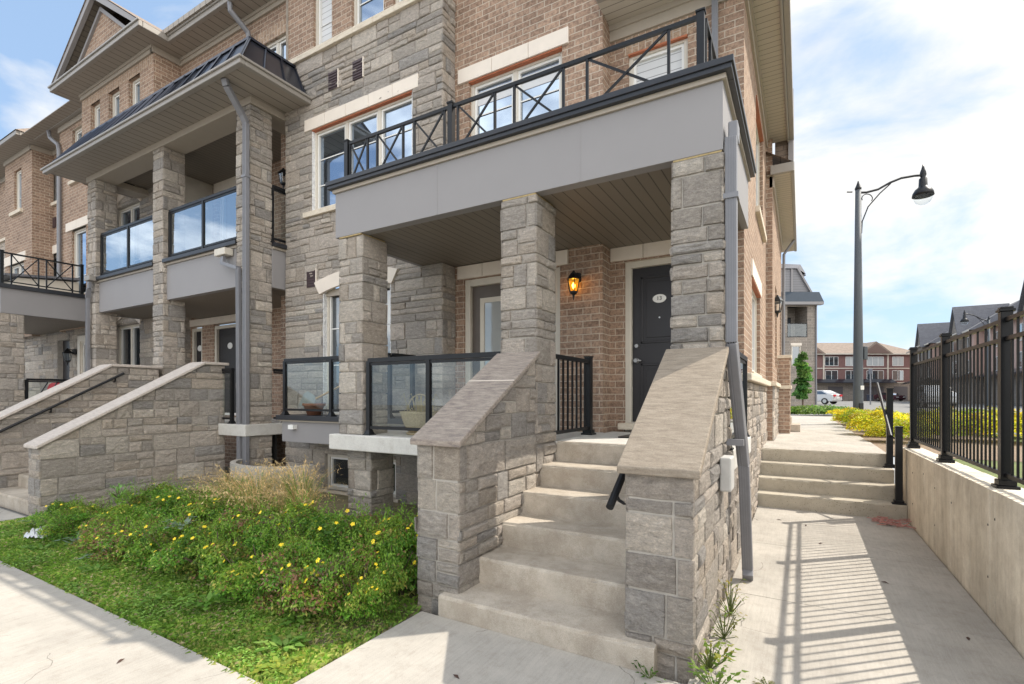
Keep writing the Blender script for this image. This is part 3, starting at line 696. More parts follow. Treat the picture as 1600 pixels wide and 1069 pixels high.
for (fr_q, a_, b_q, z_) in ((fb, -7.33, -5.06, 6.2), (fm_, -4.24, -2.74, 6.23), (fr_, -1.94, -1.2, 6.02), (right(-.575), 7.42, 8.95, 3.2), (right(-.575), 8.1, 9.6, 6.0)):
    m = MB(); fbox(m, fr_q, a_+.003, b_q-.003, z_-.022, z_-.001, -.085, .012); build(m, 'steel_angle', M['rust'], A)
# middle brick --------------------------------------------
h_m = [(-4.24, -2.74, 4.18, 6.23), (-4.33, -2.77, 1.14, 3.32), (-4.0, -3.0, .1, .6)]
m = MB(); wall(m, fm_, -4.5, -2.18, -.1, 9.2, h_m, .15); wall(m, right(-2.18), 6.05, 6.35, -.1, 9.2); wall(m, right(-2.18), 6.35, 17, 6.5, 9.2); build(m, 'brick_wall', M['brick'], A)
m = MB(); ashlar(m, fm_, -4.5, -2.18, -.1, .9, 17, h_m[2:], warm=.98); build(m, 'foundation_facing', M['stone'], A)
window(A, fm_, -4.24, -2.74, 4.18, 6.23, (1, 1), rec=.08, rows=(.45, .78)); lintel(A, fm_, -4.42, -2.64, 6.23, 6.44, 2)
m = MB(); fbox(m, fm_, -4.17, -2.82, 5.9, 6.1, -.13, -.115); build(m, 'blind', M['blind'], A)
lintel(A, fm_, -4.43, -2.65, 3.33, 3.52, 3)
# patio door below
m = MB()
for a, b, c, d in ((-4.33, -4.24, 1.14, 3.32), (-2.86, -2.77, 1.14, 3.32), (-4.24, -2.86, 3.22, 3.32), (-3.18, -3.10, 1.14, 3.22)): fbox(m, fm_, a, b, c, d, -.15, -.03)
pdoor = build(m, 'patio_door', M['frame'], A, bevel=.004)
m = MB()
for a, b, c, d in ((-4.24, -4.10, 1.2, 3.22), (-3.32, -3.18, 1.2, 3.22), (-4.10, -3.32, 3.04, 3.22), (-4.10, -3.32, 1.2, 1.5)): fbox(m, fm_, a, b, c, d, -.14, -.09)
build(m, 'door_leaf', plain('door_dark_brown', (.10, .08, .065), .4), pdoor)
m = MB()
for a, b, c, d in ((-4.10, -4.03, 1.5, 3.04), (-3.39, -3.32, 1.5, 3.04), (-4.03, -3.39, 2.97, 3.04), (-4.03, -3.39, 1.5, 1.57)): fbox(m, fm_, a, b, c, d, -.11, -.085)
build(m, 'glazing_frame', M['frame'], pdoor)
m = MB(); m.face([fm_.p(-4.03, 1.57, -.10), fm_.p(-3.39, 1.57, -.10), fm_.p(-3.39, 2.97, -.10), fm_.p(-4.03, 2.97, -.10)]); build(m, 'door_glass', M['doorglass'], pdoor)
m = MB(); m.face([fm_.p(-3.10, 1.2, -.12), fm_.p(-2.86, 1.2, -.12), fm_.p(-2.86, 3.0, -.12), fm_.p(-3.10, 3.0, -.12)]); build(m, 'side_light', M['curtain'], pdoor)
m = MB(); fbox(m, fm_, -3.10, -2.86, 3.0, 3.22, -.14, -.12); build(m, 'transom_panel', M['dark'], pdoor)
window(A, fm_, -4.0, -3.0, .1, .6, rec=.06, pane='curtain', muntin=False)
# recess with the entrance door --------------------------------------------
h_r = [(-1.99, -1.0, 1.14, 3.34), (-1.94, -1.2, 4.18, 6.02)]
m = MB(); wall(m, fr_, -2.18, -.575, -.1, 6.3, h_r, .14); build(m, 'brick_wall', M['brick'], A)
m = MB(); fbox(m, fr_, -2.0, -1.14, 6.02, 6.24, -.02, .004); build(m, 'soldier_course', M['soldier'], A)
window(A, fr_, -1.94, -1.2, 4.18, 6.02, rec=.06, blind='blind')
lintel(A, fr_, -2.17, -.88, 3.36, 3.54, 2)
m = MB()
for a, b, c, d in ((-1.99, -1.91, 1.26, 3.34), (-1.08, -1.0, 1.26, 3.34), (-1.91, -1.08, 3.26, 3.34)): fbox(m, fr_, a, b, c, d, -.14, -.03)
fbox(m, fr_, -1.99, -1.0, 1.14, 1.26, -.14, -.02)
dfr = build(m, 'door_frame', M['frame'], A, bevel=.004)
m = MB(); fbox(m, fr_, -2.05, -.95, 1.17, 1.25, -.10, .10); build(m, 'door_sill', M['sill'], A, bevel=.006)
m = MB(); fbox(m, fr_, -1.91, -1.08, 1.27, 3.26, -.13, -.085)
for (a, b, c, d) in ((-1.80, -1.19, 2.28, 3.14), (-1.80, -1.19, 1.42, 2.02)):
    for (A_, B_, C_, D_) in ((a, b, c, c+.03), (a, b, d-.03, d), (a, a+.03, c, d), (b-.03, b, c, d)): fbox(m, fr_, A_, B_, C_, D_, -.087, -.072)
    fbox(m, fr_, a+.07, b-.07, c+.07, d-.07, -.087, -.076)
dr = build(m, 'door', M['door'], A, bevel=.006)
m = MB(); K = fr_.p(-1.85, 2.06, -.085)
m.tube([K, K+Vector((0, -.012, 0))], .032, 16); m.tube([K+Vector((0,-.012,0)), K+Vector((0,-.05,0))], .012, 10); m.tube([K+Vector((0,-.05,0)), K+Vector((0,-.075,0))], [.03, .026], 14); m.bar(K+Vector((0,-.062,0)), K+Vector((.07,-.062,-.005)), .016); build(m, 'door_handle', M['steel'], dr)
m = MB(); K = fr_.p(-1.85, 2.25, -.085); m.tube([K, K+Vector((0,-.03,0))], [.03, .024], 16); build(m, 'deadbolt', M['steel'], dr)
m = MB(); K = fr_.p(-1.56, 2.60, -.085); m.tube([K, K+Vector((0,-.01,0))], .011, 12); build(m, 'peephole', M['steel'], dr)
def oval_plate(door, c, rx, rz, text, fr0):
    m = MB(); n = 28
    for R, d0, d1 in ((1.0, 0, .006), (.92, .006, .008)):
        m.prism([(rx*R*math.cos(2*PI*k/n), rz*R*math.sin(2*PI*k/n)) for k in range(n)], lambda p, d: Vector((c.x+p[0], c.y-d, c.z+p[1])), d0, d1)
    pl = build(m, 'number_plate', M['white'], door)
    if text:
        cu = bpy.data.curves.new('digits', 'FONT'); cu.body = text; cu.size = .07; cu.align_x = 'CENTER'; cu.align_y = 'CENTER'; cu.extrude = .001
        to = bpy.data.objects.new('digits', cu); COL.objects.link(to)
        dg = bpy.context.evaluated_depsgraph_get(); me = bpy.data.meshes.new_from_object(to.evaluated_get(dg)); bpy.data.objects.remove(to)
        me.transform(Matrix.Translation(Vector((c.x, c.y-.0105, c.z))-Vector(root_of(door).location)) @ Matrix.Rotation(PI/2, 4, 'X'))
        me.materials.clear(); me.materials.append(M['black']); do = bpy.data.objects.new('digits', me); COL.objects.link(do); do.parent = door
oval_plate(dr, fr_.p(-1.56, 2.84, -.077), .085, .054, '13', fr_)
# recess eaves, frieze and the roof over it
m = MB(); fbox(m, fr_, -2.18, -.575, 6.25, 6.45, -.05, .03); fbox(m, fr_, -2.18, -.575, 6.38, 6.45, .03, .055); fbox(m, right(-.575), 6.32, 10.5, 6.25, 6.45, -.05, .03); fbox(m, right(-.575), 6.295, 10.5, 6.38, 6.45, .03, .055); build(m, 'frieze', M['trim'], A)
m = MB(); m.box(-2.18, -.16, 5.86, 6.36, 6.45, 6.47); m.box(-.60, -.20, 6.37, 10.8, 6.45, 6.47); sf = build(m, 'soffit', M['soffit_side'], A)
m = MB(); m.box(-2.18, -.16, 5.78, 5.86, 6.44, 6.60); m.box(-.20, -.12, 5.78, 10.85, 6.44, 6.62); m.box(-.235, -.20, 5.9, 10.84, 6.41, 6.46); build(m, 'gutter', M['gutter'], A, bevel=.01)
m = MB(); m.faces([(-2.18,5.80,6.6),(-.13,5.80,6.6),(-.13,10.85,6.6),(-2.18,10.85,6.6),(-2.18,7.0,7.5),(-1.3,7.0,7.5),(-1.3,10.85,7.5),(-2.18,10.85,7.5)], [(0,1,5,4),(1,2,6,5),(2,3,7,6),(4,5,6,7)]); build(m, 'roof', M['shingle'], A)
# side wall ------------------------------------------
fs = right(-.575); h_s = [(7.42, 8.95, 1.92, 3.2), (8.1, 9.6, 4.35, 6.0)]
m = MB(); wall(m, fs, 6.35, 10.5, 1.8, 6.3, h_s, .10); build(m, 'brick_wall', M['brick'], A)
m = MB(); wall(m, fs, 6.35, 10.5, -.1, 1.8); w2 = build(m, 'stone_wall', M['mortar'], A)
m = MB(); ashlar(m, fs, 6.36, 10.5, -.1, 1.78, 23, mean=.4, warm=1.02); build(m, 'stone_facing', M['stone'], w2)
m = MB(); ys_ = list(np.arange(6.33, 10.5, .6))+[10.5]
for a, b in zip(ys_[:-1], ys_[1:]): fbox(m, fs, a+.002, b-.002, 1.78, 1.87, -.05, .085)
build(m, 'water_table', M['sill'], A, bevel=.012)
for h in h_s: window(A, fs, *h, cols=(1, 1), rec=.07)
m = MB(); fbox(m, fs, 7.3, 9.05, 3.2, 3.42, -.04, .02); build(m, 'lintel', M['precast'], A); sillp(A, fs, 8.0, 9.7, 4.26, 4.35, n=2, d=.06); sillp(A, fs, 7.35, 9.0, 1.871, 1.93, n=2, d=.03)
# rear wing, slightly proud
f2 = right(-.467); h_w = [(11.6, 12.4, 2.2, 3.9), (14.2, 14.9, 2.2, 3.9)]
m = MB(); wall(m, f2, 10.5, 15.2, 1.87, 5.5, h_w, .1); wall(m, front(10.5), -.575, -.467, .7, 6.4); wall(m, FR((0, 15.2, 0), (-1, 0, 0), (0, 1, 0)), .467, 6, .7, 5.6); build(m, 'brick_wall', M['brick'], A)
m = MB(); wall(m, f2, 10.5, 15.2, .7, 1.8); w2 = build(m, 'stone_wall', M['mortar'], A); m = MB(); ashlar(m, f2, 10.5, 15.2, .7, 1.8, 29, mean=.42, warm=1.02); build(m, 'stone_facing', M['stone'], w2)
m = MB(); fbox(m, f2, 10.46, 15.22, 1.79, 1.87, -.05, .07); build(m, 'water_table', M['sill'], A, bevel=.01)
for h in h_w: window(A, f2, *h, rec=.06)
m = MB(); m.box(-.55, -.17, 10.45, 16.2, 5.7, 5.72); build(m, 'soffit', M['soffit_side'], A)
m = MB(); m.box(-.17, -.11, 10.4, 16.25, 5.69, 5.86); m.box(-.5, -.12, 10.38, 10.44, 5.69, 5.86); build(m, 'gutter', M['gutter'], A, bevel=.01)
m = MB(); fbox(m, f2, 10.5, 15.2, 5.5, 5.7, -.05, .03); build(m, 'frieze', M['trim'], A)
m = MB(); m.faces([(-.12,10.4,5.86),(-.12,16.25,5.86),(-2.2,16.25,7.2),(-2.2,10.4,7.2)], [(0,1,2,3)]); m.box(-.44, -.215, 10.86, 11.7, 5.86, 7.25); build(m, 'roof', M['shingle'], A)
m = MB(); m.box(-.215, -.13, 10.8, 11.75, 5.87, 7.4); build(m, 'rake_board', M['fascia'], A)
m = MB(); m.box(-.50, -.22, 12.75, 13.35, .7, 2.45); build(m, 'brick_pier', M['brick'], A); m = MB(); m.box(-.53, -.19, 12.72, 13.38, 2.45, 2.52); m.box(-.53, -.19, 12.72, 13.38, 1.76, 1.84); build(m, 'pier_cap', M['sill'], A, bevel=.006)
m = MB(); m.box(-.47, -.02, 13.45, 14.3, .76, .93); m.box(-.47, -.2, 13.6, 14.3, .931, 1.10); build(m, 'side_step', M['step'], A, bevel=.01)
lo = lantern(A, (-.42, 11.62, 3.5), s=1.15)
m = MB(); m.tube([(-.16, 15.05, 5.7), (-.3, 15.05, 5.5), (-.40, 15.05, 5.35), (-.42, 15.05, .8)], .035, 8); build(m, 'downspout', M['spout'], A)
# upper recess downspout
downspout(A, [(-.88, 6.28, 6.4), (-.88, 6.28, 4.25)], w=.07, h=.05)
# balcony / porch roof ----------------------------------------
m = MB(); m.box(-4.93, -.53, 4.20, 4.32, 3.53, 4.07); m.box(-.60, -.53, 4.321, 6.35, 3.53, 4.07); m.box(-4.93, -4.86, 4.321, 5.75, 3.53, 4.07)
bal = build(m, 'porch_roof', M['fascia'], A, bevel=.003)
for x in (-3.35, -1.72):
    m = MB(); m.box(x-.003, x+.003, 4.1985, 4.201, 3.535, 4.068); m.box(x-.022, x-.003, 4.1975, 4.20, 3.535, 4.068); build(m, 'panel_seam', M['fascia'], bal)
m = MB(); m.box(-4.955, -.505, 4.175, 4.24, 4.071, 4.11); m.box(-.57, -.505, 4.241, 6.35, 4.071, 4.11); m.box(-4.955, -4.89, 4.241, 5.75, 4.071, 4.11); build(m, 'roof_trim', M['trim'], bal)
m = MB(); m.box(-5.0, -.46, 4.13, 4.30, 4.111, 4.185); m.box(-.62, -.46, 4.301, 6.35, 4.111, 4.185); m.box(-5.0, -4.84, 4.301, 5.75, 4.111, 4.185); m.box(-5.015, -.445, 4.115, 4.17, 4.150, 4.20); m.box(-.50, -.445, 4.171, 6.35, 4.150, 4.20); build(m, 'black_flashing', M['blackcap'], bal, bevel=.004)
m = MB(); m.box(-4.86, -.60, 4.321, 6.34, 3.53, 3.545); m.box(-4.86, -4.5, 4.321, 5.74, 3.53, 3.546)
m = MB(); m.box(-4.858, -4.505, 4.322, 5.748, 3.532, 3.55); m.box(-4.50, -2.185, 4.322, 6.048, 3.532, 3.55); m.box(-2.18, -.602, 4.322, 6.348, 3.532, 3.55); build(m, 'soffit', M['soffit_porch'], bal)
m = MB(); m.box(-4.85, -4.5, 4.322, 5.745, 3.56, 4.12); m.box(-4.499, -2.18, 4.322, 6.045, 3.56, 4.12); m.box(-2.179, -.61, 4.322, 6.345, 3.56, 4.12); build(m, 'deck', M['slabw'], bal)
fR = front(4.42)
posts = [-5.0+.06, -4.87, -4.57, -4.42, -3.98, -3.80, -3.40, -3.22, -3.14, -2.56, -2.30, -1.75, -1.50, -.90, -.70]
Y = 4.36
posts = [-4.90, -4.85, -4.55, -4.39, -3.98, -3.81, -3.38, -3.29, -3.20, -2.73, -2.50, -1.96, -1.72, -.98, -.72]
xrail(A, front(4.40), [x*4.40/4.36 for x in posts], [(a*4.40/4.36, b*4.40/4.36) for a, b in ((-4.85, -4.55), (-4.39, -3.98), (-3.81, -3.38), (-3.20, -2.73), (-2.50, -1.96), (-1.72, -.98))], 4.20, 4.77, main=(-4.90*4.40/4.36, -3.29*4.40/4.36, -.72*4.40/4.36))
xrail(A, right(-.70), [4.46, 4.7, 5.3, 5.55, 6.2, 6.33], [(4.7, 5.3), (5.55, 6.2)], 4.20, 4.77, name='side_railing')
# columns
column(A, -.92, -.53, 4.20, 4.60, 1.14, 3.515, 31, label='right hand stone porch column beside the door')
column(A, -2.555, -2.17, 4.20, 4.62, 1.14, 3.515, 32); column(A, -4.88, -4.49, 4.22, 4.62, 1.14, 3.515, 33); column(A, -4.84, -4.46, 4.32, 4.70, -.1, .96, 34, name='foundation_pier')
m = MB()
for a, b in ((-.91, -.54), (-2.545, -2.18), (-4.87, -4.5)): m.box(a, b, 4.205, 4.6, 3.515, 3.529)
build(m, 'foam_joint', M['foam'], A)
# porch slab and foundation side
m = MB(); m.box(-4.98, -2.575, 4.14, 6.04, .955, 1.14); build(m, 'porch_slab', M['slabw'], A, bevel=.012)
m = MB(); m.box(-2.15, -.94, 4.665, 6.34, .955, 1.138); m.box(-2.57, -2.15, 4.63, 6.04, .955, 1.139); m.box(-.94, -.50, 4.63, 6.34, .955, 1.14); build(m, 'entrance_slab', M['slabw'], A, bevel=.010)
m = MB(); m.box(-.60, -.545, 4.6, 6.34, -.1, .955); w2 = build(m, 'foundation_wall', M['mortar'], A); m = MB(); ashlar(m, right(-.545), 4.6, 6.36, -.1, .95, 37, warm=1.02); build(m, 'stone_facing', M['stone'], w2)
m = MB(); m.box(-.52, -.44, 3.93, 4.13, .90, 1.15); build(m, 'utility_box', plain('grey_plastic', (.50, .49, .47), .5), A, bevel=.012)
# railings of the porch
glass_rail(A, (-4.42, 4.26), (-2.56, 4.26), 1.14, 2.04, (0, .485, .98)); picket_rail(A, (-2.2, 4.64), (-2.2, 5.62), 1.14, 2.03, 8, posts=(1,))
glass_rail(A, (-.56, 4.64), (-.56, 6.3), 1.14, 2.04, (.02, .5, .98))
# side downspout
downspout(A, [(-.475, 4.24, 3.62), (-.475, 4.26, 2.02), (-.42, 4.62, 1.02), (-.405, 4.80, .08), (-.40, 4.74, .03)], w=.085, h=.075, straps=((-.475, 4.245, 3.16),))
m = MB(); m.box(-.50, -.43, 4.25, 4.40, 3.62, 3.76); build(m, 'scupper_box', M['spout'], A, bevel=.01); m = MB(); m.box(-.53, -.40, 4.38, 4.44, 1.20, 1.25); build(m, 'spout_strap', M['spout'], A)
lantern(A, (-2.52, 6.05, 3.08), lit=True, s=.95)
# planter balcony box on the bay
m = MB(); m.box(-7.38, -4.72, 5.20, 5.74, .86, 1.19); pb_ = build(m, 'balcony_box', M['fascia'], A, bevel=.003)
m = MB(); m.box(-7.42, -4.70, 5.16, 5.74, 1.191, 1.215); build(m, 'box_trim', M['trim'], pb_); m = MB(); m.box(-7.45, -4.69, 5.13, 5.735, 1.216, 1.29); build(m, 'black_flashing', M['blackcap'], pb_, bevel=.004)
m = MB(); m.box(-7.12, -7.0, 5.12, 5.2, 1.07, 1.14); build(m, 'weep_spout', M['white'], pb_)
glass_rail(A, (-7.3, 5.2), (-5.0, 5.2), 1.29, 2.2, (0, .48, 1)); glass_rail(A, (-4.98, 5.24), (-4.98, 5.7), 1.29, 2.2, (.9,), name='return_railing')
# roof mass over the bay and middle
m = MB(); m.box(-12.0, -2.1, 5.4, 6.4, 9.2, 9.3); build(m, 'soffit', M['soffit_eave'], A)
m = MB(); m.faces([(-8.1,5.3,9.3),(-2.0,5.3,9.3),(-2.0,17,9.3),(-8.1,17,9.3),(-8.1,10.5,11.3),(-5,10.5,11.3)], [(0,1,5,4),(1,2,5),(2,3,4,5)]); build(m, 'roof', M['shingle'], A)

# ---- entrance stairs
def stairs(loc, x0, x1, y0, n, tread, rise, cheeks, label, slopes, seed, cop, tan, ytop, side=''):
    t = thing('entrance_stairs', loc, label, 'stairs', 'front stairs of the houses')
    for i in range(n):
        m = MB(); y = y0+tread*i
        xa, xb = (x0-.12, x1+.19) if i == 0 and side else (x0, x1)
        z0 = .15+rise*(i-1) if i else -.05
        m = rough_step(xa, xb, y, ytop, z0, .15+rise*i, i+7); build(m, 'step', M['step'], t)
    for k, (a, b, yf, yb, zf, zb, yflat) in enumerate(cheeks):
        sl = (zb-zf)/(yb-yf); m = MB()
        P = [(yf, -.1), (yflat, -.1), (yflat, zb), (yb, zb), (yf, zf)] if yflat > yb else [(yf, -.1), (yb, -.1), (yb, zb), (yf, zf)]
        m.prism(P, lambda p, x: Vector((x, p[0], p[1])), a+.012, b-.012); c = build(m, 'cheek_wall', M['mortar'], t)
        s = MB(); zt = max(zf, zb)+.02; clip = [(-sl, 1, zf-sl*yf)]
        ashlar(s, front(yf+.005), a-.01, b+.01, -.1, zf-.01, seed+k, mean=.3)
        ashlar(s, right(b-.012), yf-.008, yflat, -.1, zb-.01, seed+k, clip=clip, mean=.33, zref=-.1); ashlar(s, left(a+.012), yf-.008, yflat, -.1, zb-.01, seed+k+5, clip=clip, mean=.33, zref=-.1)
        build(s, 'stone_facing', M['stone'], c)
        # sloping coping slab
        m = MB(); th = .048; o = .045; ys = yf-.05; zs = zf-sl*.05
        m.prism([(ys, zs), (yb, zb), (yb, zb+th), (ys-.0, zs+th)], lambda p, x: Vector((x, p[0], p[1])), a-o, b+o)
        if yflat > yb+.05: m.prism([(yb+.003, zb), (yflat+.05, zb), (yflat+.05, zb+th), (yb+.003, zb+th)], lambda p, x: Vector((x, p[0], p[1])), a-o, b+o)
        build(m, 'coping', M[(cop, tan)[k]], c, bevel=.008)
    return t
sA = stairs((-1.55, 3.5, 0), -2.17, -.92, 2.88, 6, .35, .198, [(-2.555, -2.17, 2.97, 4.19, 1.255, 1.975, 4.19), (-.92, -.53, 2.97, 4.19, 1.165, 1.94, 4.19)], 'concrete stairs up to the number 13 door between two stone cheek walls', None, 51, 'cop_dark', 'cop_tan', 4.66, 'A')
m = MB(); m.prism([(3.70, 1.255+.5902*.73+.0475), (3.708, 1.255+.5902*.738+.0475), (3.708, 1.255+.5902*.738+.0495), (3.70, 1.255+.5902*.73+.0495)], lambda p, x: Vector((x, p[0], p[1])), -2.60, -2.125); build(m, 'coping_joint', M['precast'], sA)
for (a, b) in ((-2.555, -2.17), (-.92, -.53)):
    m = MB(); m.box(a+.012, b-.012, 4.19, 4.62, -.1, 1.14); c = build(m, 'column_base', M['mortar'], sA)
    s = MB(); ashlar(s, right(b-.012), 4.19, 4.63, -.1, 1.14, 61); ashlar(s, left(a+.012), 4.19, 4.63, -.1, 1.14, 62); build(s, 'stone_facing', M['stone'], c)
m = MB(); m.tube([(-1.0, 2.90, .93), (-1.0, 4.15, 1.70)], .024, 14); m.tube([(-1.0, 3.02, .985), (-.985, 3.03, .95), (-.955, 3.03, .935), (-.91, 3.03, .94)], .011, 8); m.tube([(-1.0, 3.95, 1.56), (-.98, 3.95, 1.53), (-.91, 3.95, 1.52)], .011, 8)
build(m, 'handrail', M['black'], sA, smooth=False)

# ================================================================== MIDDLE TOWNHOUSE
B = thing('middle_townhouse', (-11, 6.2, 0), 'middle house with a two storey stone porch, glass balcony rails and black metal roof', 'townhouse')
X3, X2, X1 = (-8.48, -8.1), (-11.34, -10.96), (-14.35, -13.95)
for (a, b), s in ((X3, 71), (X2, 72), (X1, 73)): column(B, a, b, 5.1, 5.5, -.1, 6.56, s)
# ground storey + first floor rear walls
hb = [(-13.35, -12.86, 1.14, 3.34), (-12.35, -11.25, 1.14, 3.34), (-12.2, -10.4, 4.2, 6.5)]
m = MB(); wall(m, front(6.86), -13.5, -8.05, -.1, 9.0, hb, .14); build(m, 'brick_wall', M['brick'], B)
m = MB(); wall(m, front(6.05), -8.62, -8.05, -.1, 6.9); wall(m, left(-8.62), 6.05, 6.86, -.1, 6.9); build(m, 'brick_wall', M['brick'], B)
lintel(B, front(6.86), -13.4, -11.1, 3.35, 3.51, 4); lintel(B, front(6.86), -12.3, -10.3, 6.5, 6.8, 2)
window(B, front(6.86), -12.2, -10.4, 4.2, 6.5, (1, 1), rec=.08)
for k, (a, b) in enumerate(((-13.35, -12.86), (-12.35, -11.25))):
    f = front(6.86); m = MB()
    for q in ((a, a+.08, 1.2, 3.3), (b-.08, b, 1.2, 3.3), (a+.08, b-.08, 3.22, 3.3)): fbox(m, f, *q, -.14, -.02)
    dfm = build(m, 'door_frame', M['frame'], B); m = MB(); fbox(m, f, a+.08, b-.08, 1.2, 3.22, -.13, -.08)
    for q in ((a+.2, b-.2, 2.2, 3.05), (a+.2, b-.2, 1.35, 2.0)): fbox(m, f, *q, -.082, -.068)
    d = build(m, 'door', M['door'], B, bevel=.006); oval_plate(d, f.p((a+b)/2+.02, 2.80, -.066), .10, .075, None, f)
    m = MB(); K = f.p(a+.16, 2.1, -.085); m.tube([K, K+Vector((0, -.06, 0))], .03, 12); build(m, 'door_handle', M['steel'], d)
hb2 = [(-15.75, -14.45, 1.3, 3.45), (-15.75, -14.45, 4.4, 6.55)]
f6 = front(6.2)
m = MB(); wall(m, f6, -17.6, -13.4, -.1, 7.0, hb2, .15); wall(m, right(-13.4), 6.2, 6.9, -.1, 7.0); w2 = build(m, 'stone_wall', M['mortar'], B)
m = MB(); ashlar(m, f6, -17.6, -13.38, -.1, 7.0, 81, hb2, mean=.42); ashlar(m, right(-13.4), 6.19, 6.9, -.1, 7.0, 81, mean=.36); build(m, 'stone_facing', M['stone'], w2)
for h, pn in ((hb2[0], 'pane_dark'), (hb2[1], 'pane')):
    window(B, f6, h[0], h[1], h[2], h[3], (1, 1), rec=.09, pane=pn); arch_lintel(B, f6, h[0]-.08, h[1]+.08, h[3]-.05, .28, .34)
m = MB(); m.box(-12.46, -12.38, 5.9, 6.85, 4.2, 6.75); build(m, 'privacy_screen', M['frame'], B)
# fascia panels between the columns
m = MB()
for a, b in ((X1[1], X2[0]), (X2[1], X3[0])): m.box(a, b, 5.16, 5.28, 3.52, 4.20)
m.box(-8.17, -8.08, 5.5, 6.05, 3.52, 4.20); m.box(-14.33, -14.25, 5.5, 6.2, 3.52, 4.2)
bb = build(m, 'balcony_fascia', M['fascia'], B, bevel=.003)
m = MB(); 
for a, b in ((X1[1], X2[0]), (X2[1], X3[0])): m.box(a, b, 5.13, 5.2, 4.201, 4.24)
m.box(-8.10, -8.05, 5.5, 6.05, 4.201, 4.24); build(m, 'fascia_trim', M['trim'], bb)
m = MB()
for a, b in ((X1[1]-.15, X2[0]), (X2[1]-.12, X3[0])): m.box(a+.13, b, 5.07, 5.3, 4.241, 4.31)
m.box(-8.2, -8.0, 5.5, 6.05, 4.241, 4.31); build(m, 'black_flashing', M['blackcap'], bb, bevel=.004)
m = MB(); m.box(-14.24, -12.99, 5.281, 6.19, 3.52, 3.535); m.box(-12.99, -8.63, 5.281, 6.855, 3.52, 3.535); m.box(-8.62, -8.18, 5.51, 6.04, 3.52, 3.535); build(m, 'soffit', M['soffit_porch'], B)
m = MB(); m.box(-14.24, -12.99, 5.281, 6.19, 3.54, 4.2); m.box(-12.99, -8.63, 5.281, 6.855, 3.54, 4.2); m.box(-8.62, -8.18, 5.51, 6.04, 3.54, 4.2); build(m, 'deck', M['slabw'], B)
glass_rail(B, (X1[1]+.05, 5.2), (X2[0]-.02, 5.2), 4.31, 5.32, (0, .5, 1), mat='railglass_up'); glass_rail(B, (X2[1]+.06, 5.2), (X3[0]-.02, 5.2), 4.31, 5.30, (0, .5, 1), mat='railglass_up')
glass_rail(B, (-8.12, 5.52), (-8.12, 6.02), 4.31, 5.34, (0, .9))
# porch beam, ceiling, roof skirt
m = MB(); m.box(-14.4, -8.05, 5.08, 5.5, 6.56, 6.70); m.box(-8.5, -8.051, 5.501, 6.05, 6.56, 6.70); m.box(-14.4, -14.0, 5.501, 6.2, 6.56, 6.70); build(m, 'porch_beam', M['trim'], B, bevel=.004)
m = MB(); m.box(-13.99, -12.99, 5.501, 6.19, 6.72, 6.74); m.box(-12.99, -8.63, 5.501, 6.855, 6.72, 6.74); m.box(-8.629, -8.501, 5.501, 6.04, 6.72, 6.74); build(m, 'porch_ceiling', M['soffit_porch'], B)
m = MB(); m.box(-14.85, -7.42, 4.55, 5.079, 6.68, 6.70); m.box(-8.049, -7.42, 5.08, 5.74, 6.68, 6.70); m.box(-14.85, -14.401, 5.08, 6.2, 6.68, 6.70); build(m, 'soffit', M['soffit_eave'], B)
m = MB(); m.box(-14.92, -7.34, 4.46, 4.549, 6.65, 6.75); m.box(-7.419, -7.34, 4.55, 5.74, 6.65, 6.75); m.box(-14.96, -7.30, 4.43, 4.47, 6.72, 6.76); m.box(-7.345, -7.305, 4.471, 5.74, 6.72, 6.76); build(m, 'gutter', M['gutter'], B, bevel=.012)
m = MB(); z0, z1 = 6.74, 7.42; o0 = [(-14.9, 4.5), (-7.38, 4.5), (-7.38, 5.8), (-14.9, 6.2)]; o1 = [(-13.9, 4.90), (-7.78, 4.90), (-7.78, 5.8), (-13.9, 6.2)]
m.faces([(*p, z0) for p in o0]+[(*p, z1) for p in o1], [(0,1,5,4),(1,2,6,5),(3,0,4,7),(4,5,6,7)])
sk = build(m, 'metal_roof', M['seam'], B)
m = MB(); n = 16
for k in range(n+1):
    u = k/n; a = Vector((-14.9+(7.52)*u, 4.495, z0)); b = Vector((-13.9+6.12*u, 4.895, z1)); m.bar(a+Vector((0,-.012,.012)), b+Vector((0,-.012,.012)), .02, .03)
for k in (1, 2, 3): m.bar((-7.375, 4.5+.38*k, z0+.012), (-7.775, 4.90+.28*k, z1+.012), .02, .03)
m.bar((-7.37, 4.49, z0), (-7.77, 4.89, z1), .04, .03); m.bar((-13.92, 4.89, z1+.01), (-7.76, 4.89, z1+.01), .05, .04); m.bar((-7.77, 4.89, z1+.01), (-7.77, 5.8, z1+.01), .05, .04)
build(m, 'roof_seam', M['seam'], sk)
# upper storey
hg = [(-15.05, -14.55, 7.3, 8.72), (-14.1, -13.56, 7.3, 8.72), (-13.12, -12.6, 7.3, 8.72)]
fg = front(5.4)
m = MB(); wall(m, fg, -15.55, -12.0, 6.9, 8.95, hg, .14); wall(m, right(-12.0), 5.4, 5.95, 6.9, 8.95); wall(m, left(-15.55), 5.4, 5.75, 6.9, 8.95); build(m, 'brick_wall', M['brick'], B)
m = MB(); fbox(m, fg, -15.5, -12.05, 8.72, 8.945, -.02, .004); build(m, 'soldier_course', M['soldier'], B)
for h in hg: window(B, fg, *h, rec=.1, rows=(.5,))
hm = [(-9.1, -8.3, 7.5, 8.40)]
m = MB(); wall(m, front(5.95), -12.0, -8.05, 6.9, 8.95, hm, .12); build(m, 'brick_wall', M['brick'], B)
m = MB(); fbox(m, front(5.95), -9.3, -8.1, 8.41, 8.66, -.02, .004); build(m, 'soldier_course', M['soldier'], B); window(B, front(5.95), *hm[0], rec=.07, cols=(1, .8))
